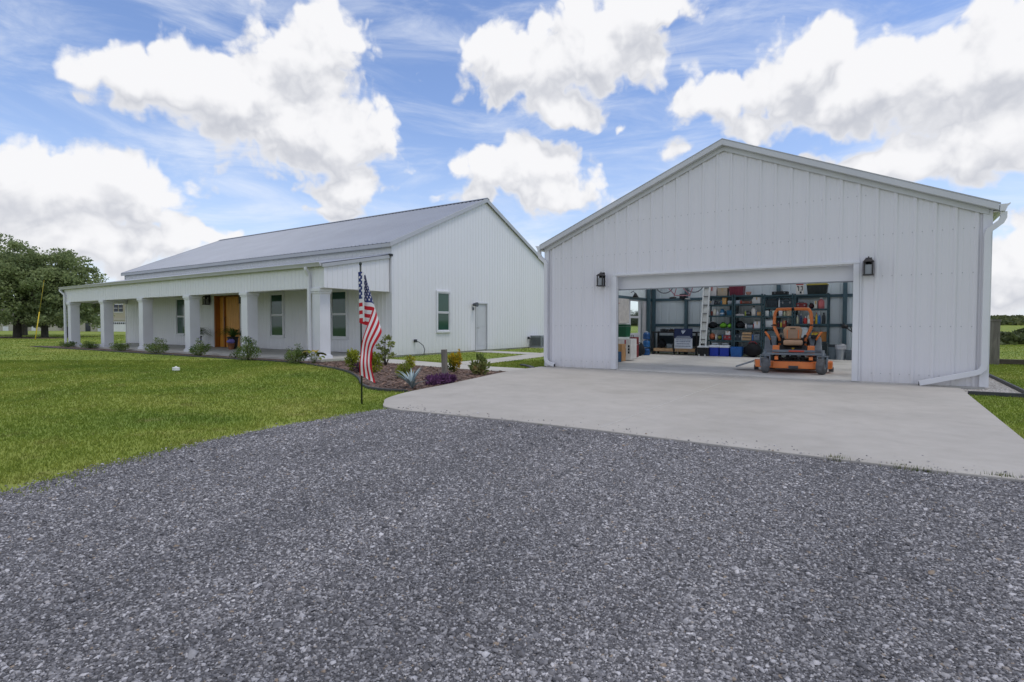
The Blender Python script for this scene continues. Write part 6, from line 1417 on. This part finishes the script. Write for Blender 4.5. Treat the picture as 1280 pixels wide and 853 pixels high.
grp.interface.new_socket('uv', in_out='INPUT', socket_type='NodeSocketVector'); grp.interface.new_socket('dens', in_out='OUTPUT', socket_type='NodeSocketFloat')
gi = grp.nodes.new('NodeGroupInput'); go = grp.nodes.new('NodeGroupOutput')
def gl(a, b): grp.links.new(a, b)
wn = nd(grp, 'ShaderNodeTexNoise'); wn.inputs['Scale'].default_value = 11; wn.inputs['Detail'].default_value = 3; gl(gi.outputs[0], wn.inputs['Vector'])
ws = nd(grp, 'ShaderNodeVectorMath', operation='MULTIPLY_ADD'); gl(wn.outputs['Color'], ws.inputs[0]); ws.inputs[1].default_value = (.10, .08, 0); ws.inputs[2].default_value = (-.05, -.04, 0)
wa = nd(grp, 'ShaderNodeVectorMath', operation='ADD'); gl(gi.outputs[0], wa.inputs[0]); gl(ws.outputs[0], wa.inputs[1])
acc = None
for px, py, rx, ry, wt in CL:
    a, e = ae(px, py); a2, _ = ae(px + 10, py); _, e2 = ae(px, py - 10); ra = max(abs(a2 - a) / 10 * rx, .01); rb = max(abs(e2 - e) / 10 * ry, .01)
    s1 = nd(grp, 'ShaderNodeVectorMath', operation='SUBTRACT'); gl(wa.outputs[0], s1.inputs[0]); s1.inputs[1].default_value = (a, e, 0)
    s2 = nd(grp, 'ShaderNodeVectorMath', operation='MULTIPLY'); gl(s1.outputs[0], s2.inputs[0]); s2.inputs[1].default_value = (1 / ra, 1 / rb, 0)
    s3 = nd(grp, 'ShaderNodeVectorMath', operation='LENGTH'); gl(s2.outputs[0], s3.inputs[0])
    f = nd(grp, 'ShaderNodeMath', operation='MULTIPLY_ADD'); gl(s3.outputs['Value'], f.inputs[0]); f.inputs[1].default_value = -1.0; f.inputs[2].default_value = wt
    if acc is None: acc = f.outputs[0]
    else:
        m_ = nd(grp, 'ShaderNodeMath', operation='SMOOTH_MAX'); gl(acc, m_.inputs[0]); gl(f.outputs[0], m_.inputs[1]); m_.inputs[2].default_value = .25; acc = m_.outputs[0]
# unseen clouds added outside the view for whiter light on the front walls
for a, e, ra, rb in ((1.6, .36, .5, .2), (2.5, .32, .5, .2), (-2.9, .3, .45, .2), (-2.1, .4, .5, .22)):
    s1 = nd(grp, 'ShaderNodeVectorMath', operation='SUBTRACT'); gl(wa.outputs[0], s1.inputs[0]); s1.inputs[1].default_value = (a, e, 0)
    s2 = nd(grp, 'ShaderNodeVectorMath', operation='MULTIPLY'); gl(s1.outputs[0], s2.inputs[0]); s2.inputs[1].default_value = (1 / ra, 1 / rb, 0)
    s3 = nd(grp, 'ShaderNodeVectorMath', operation='LENGTH'); gl(s2.outputs[0], s3.inputs[0])
    f = nd(grp, 'ShaderNodeMath', operation='MULTIPLY_ADD'); gl(s3.outputs['Value'], f.inputs[0]); f.inputs[1].default_value = -1.0; f.inputs[2].default_value = 1.1
    m_ = nd(grp, 'ShaderNodeMath', operation='MAXIMUM'); gl(acc, m_.inputs[0]); gl(f.outputs[0], m_.inputs[1]); acc = m_.outputs[0]
# broken cloud cover for the part of the sky above the frame
sx = nd(grp, 'ShaderNodeSeparateXYZ'); gl(gi.outputs[0], sx.inputs[0])
hi = nd(grp, 'ShaderNodeMapRange'); gl(sx.outputs[1], hi.inputs[0]); hi.inputs[1].default_value = .62; hi.inputs[2].default_value = .9; hi.inputs[3].default_value = -1; hi.inputs[4].default_value = .45
m_ = nd(grp, 'ShaderNodeMath', operation='MAXIMUM'); gl(acc, m_.inputs[0]); gl(hi.outputs[0], m_.inputs[1]); acc = m_.outputs[0]
cmax = nd(grp, 'ShaderNodeMath', operation='MAXIMUM'); gl(acc, cmax.inputs[0]); cmax.inputs[1].default_value = -0.8
fn = nd(grp, 'ShaderNodeTexNoise'); fn.inputs['Scale'].default_value = 9.5; fn.inputs['Detail'].default_value = 7; fn.inputs['Roughness'].default_value = .62; fn.inputs['Distortion'].default_value = .2
gl(gi.outputs[0], fn.inputs['Vector'])
fs = nd(grp, 'ShaderNodeMath', operation='MULTIPLY_ADD'); gl(fn.outputs['Fac'], fs.inputs[0]); fs.inputs[1].default_value = 1.2; fs.inputs[2].default_value = -.60
vo = nd(grp, 'ShaderNodeTexVoronoi', feature='F1'); vo.inputs['Scale'].default_value = 15; vo.inputs['Detail'].default_value = 2; vo.inputs['Roughness'].default_value = .42; vo.inputs['Lacunarity'].default_value = 2.3; vo.voronoi_dimensions = '2D'
gl(wa.outputs[0], vo.inputs['Vector'])
vb = nd(grp, 'ShaderNodeMath', operation='MULTIPLY_ADD'); gl(vo.outputs['Distance'], vb.inputs[0]); vb.inputs[1].default_value = -.72; vb.inputs[2].default_value = .53
fs2 = nd(grp, 'ShaderNodeMath', operation='ADD'); gl(fs.outputs[0], fs2.inputs[0]); gl(vb.outputs[0], fs2.inputs[1]); fs = fs2
fa = nd(grp, 'ShaderNodeMath', operation='ADD'); gl(fs.outputs[0], fa.inputs[0]); gl(cmax.outputs[0], fa.inputs[1]); gl(fa.outputs[0], go.inputs[0])

tc = nd(nt, 'ShaderNodeTexCoord'); sp = nd(nt, 'ShaderNodeSeparateXYZ'); nt.links.new(tc.outputs['Generated'], sp.inputs[0])
az = mth(nt, 'ARCTAN2', sp.outputs[0], sp.outputs[1]); hyp = mth(nt, 'SQRT', mth(nt, 'ADD', mth(nt, 'MULTIPLY', sp.outputs[0], sp.outputs[0]), mth(nt, 'MULTIPLY', sp.outputs[1], sp.outputs[1])))
el = mth(nt, 'ARCTAN2', sp.outputs[2], hyp)
cb = nd(nt, 'ShaderNodeCombineXYZ'); nt.links.new(az, cb.inputs[0]); nt.links.new(el, cb.inputs[1]); uv = cb.outputs[0]
def dens(v): g = nd(nt, 'ShaderNodeGroup'); g.node_tree = grp; nt.links.new(v, g.inputs[0]); return g.outputs[0]
of = nd(nt, 'ShaderNodeVectorMath', operation='ADD'); nt.links.new(uv, of.inputs[0]); of.inputs[1].default_value = (.012, .048, 0)
d0 = dens(uv); d1 = dens(of.outputs[0])
def sstep(v, a, b):
    n = nd(nt, 'ShaderNodeMapRange', interpolation_type='SMOOTHSTEP'); nt.links.new(v, n.inputs[0]); n.inputs[1].default_value = a; n.inputs[2].default_value = b; return n.outputs[0]
alpha = sstep(d0, -.06, .30)
lit = sstep(mth(nt, 'SUBTRACT', d0, d1), -.70, .52)
thick = sstep(d0, .25, 1.2)
lit2 = mth(nt, 'MAXIMUM', lit, mth(nt, 'MULTIPLY', mth(nt, 'SUBTRACT', 1.0, sstep(d0, .1, .7)), .6))
ccol = mix(nt, lit2, (.55 / SKY_STR, .57 / SKY_STR, .63 / SKY_STR), (.89 / SKY_STR, .89 / SKY_STR, .91 / SKY_STR))
# thin cirrus veil and pale horizon haze
mpv = nd(nt, 'ShaderNodeMapping'); mpv.inputs['Scale'].default_value = (1.6, 7, 1); mpv.inputs['Rotation'].default_value = (0, 0, .22); nt.links.new(uv, mpv.inputs['Vector'])
ci = noise(nt, 2.2, 8, .62, dist=.6, vec=mpv.outputs[0])
cir = mth(nt, 'MULTIPLY', sstep(ci, .40, .78), .62)
skc = mix(nt, 1.0, sky.outputs[0], (1.06, 1.06, 1.19), 'MULTIPLY')
hz = mth(nt, 'SUBTRACT', 1.0, sstep(el, -.02, .40))
c1 = mix(nt, mth(nt, 'MULTIPLY', hz, .55), skc, (.66 / SKY_STR, .76 / SKY_STR, .93 / SKY_STR))
c1 = mix(nt, cir, c1, (.86 / SKY_STR, .90 / SKY_STR, .97 / SKY_STR))
c1 = mix(nt, alpha, c1, ccol)
nt.links.new(c1, bg.inputs['Color']); bg.inputs['Strength'].default_value = SKY_STR

sl = bpy.data.lights.new('sun', 'SUN'); sl.energy = 1.0; sl.angle = R(14); sl.color = (1.0, .96, .90); so_ = bpy.data.objects.new('sun', sl); COL.objects.link(so_)
sdir = Vector((math.sin(SUN_AZ) * math.cos(SUN_EL), math.cos(SUN_AZ) * math.cos(SUN_EL), math.sin(SUN_EL))); so_.rotation_euler = sdir.to_track_quat('Z', 'Y').to_euler()
cam = bpy.data.cameras.new('camera'); cam.sensor_width = 36; cam.lens = F / 1280 * 36; cam.clip_start = .05; cam.clip_end = 5000
co_ = bpy.data.objects.new('camera', cam); COL.objects.link(co_); co_.location = tuple(CP)
co_.matrix_world = Matrix(((RT[0], UP[0], -FW[0], CP[0]), (RT[1], UP[1], -FW[1], CP[1]), (RT[2], UP[2], -FW[2], CP[2]), (0, 0, 0, 1)))
SC.camera = co_
vs_ = SC.view_settings; vs_.view_transform = 'Standard'; vs_.look = 'None'; vs_.exposure = 0.08; vs_.gamma = 1.0; vs_.use_curve_mapping = False
SC.cycles.max_bounces = 6; SC.cycles.diffuse_bounces = 4; SC.cycles.glossy_bounces = 3; SC.cycles.transmission_bounces = 6; SC.cycles.transparent_max_bounces = 6
SC.cycles.use_denoising = True
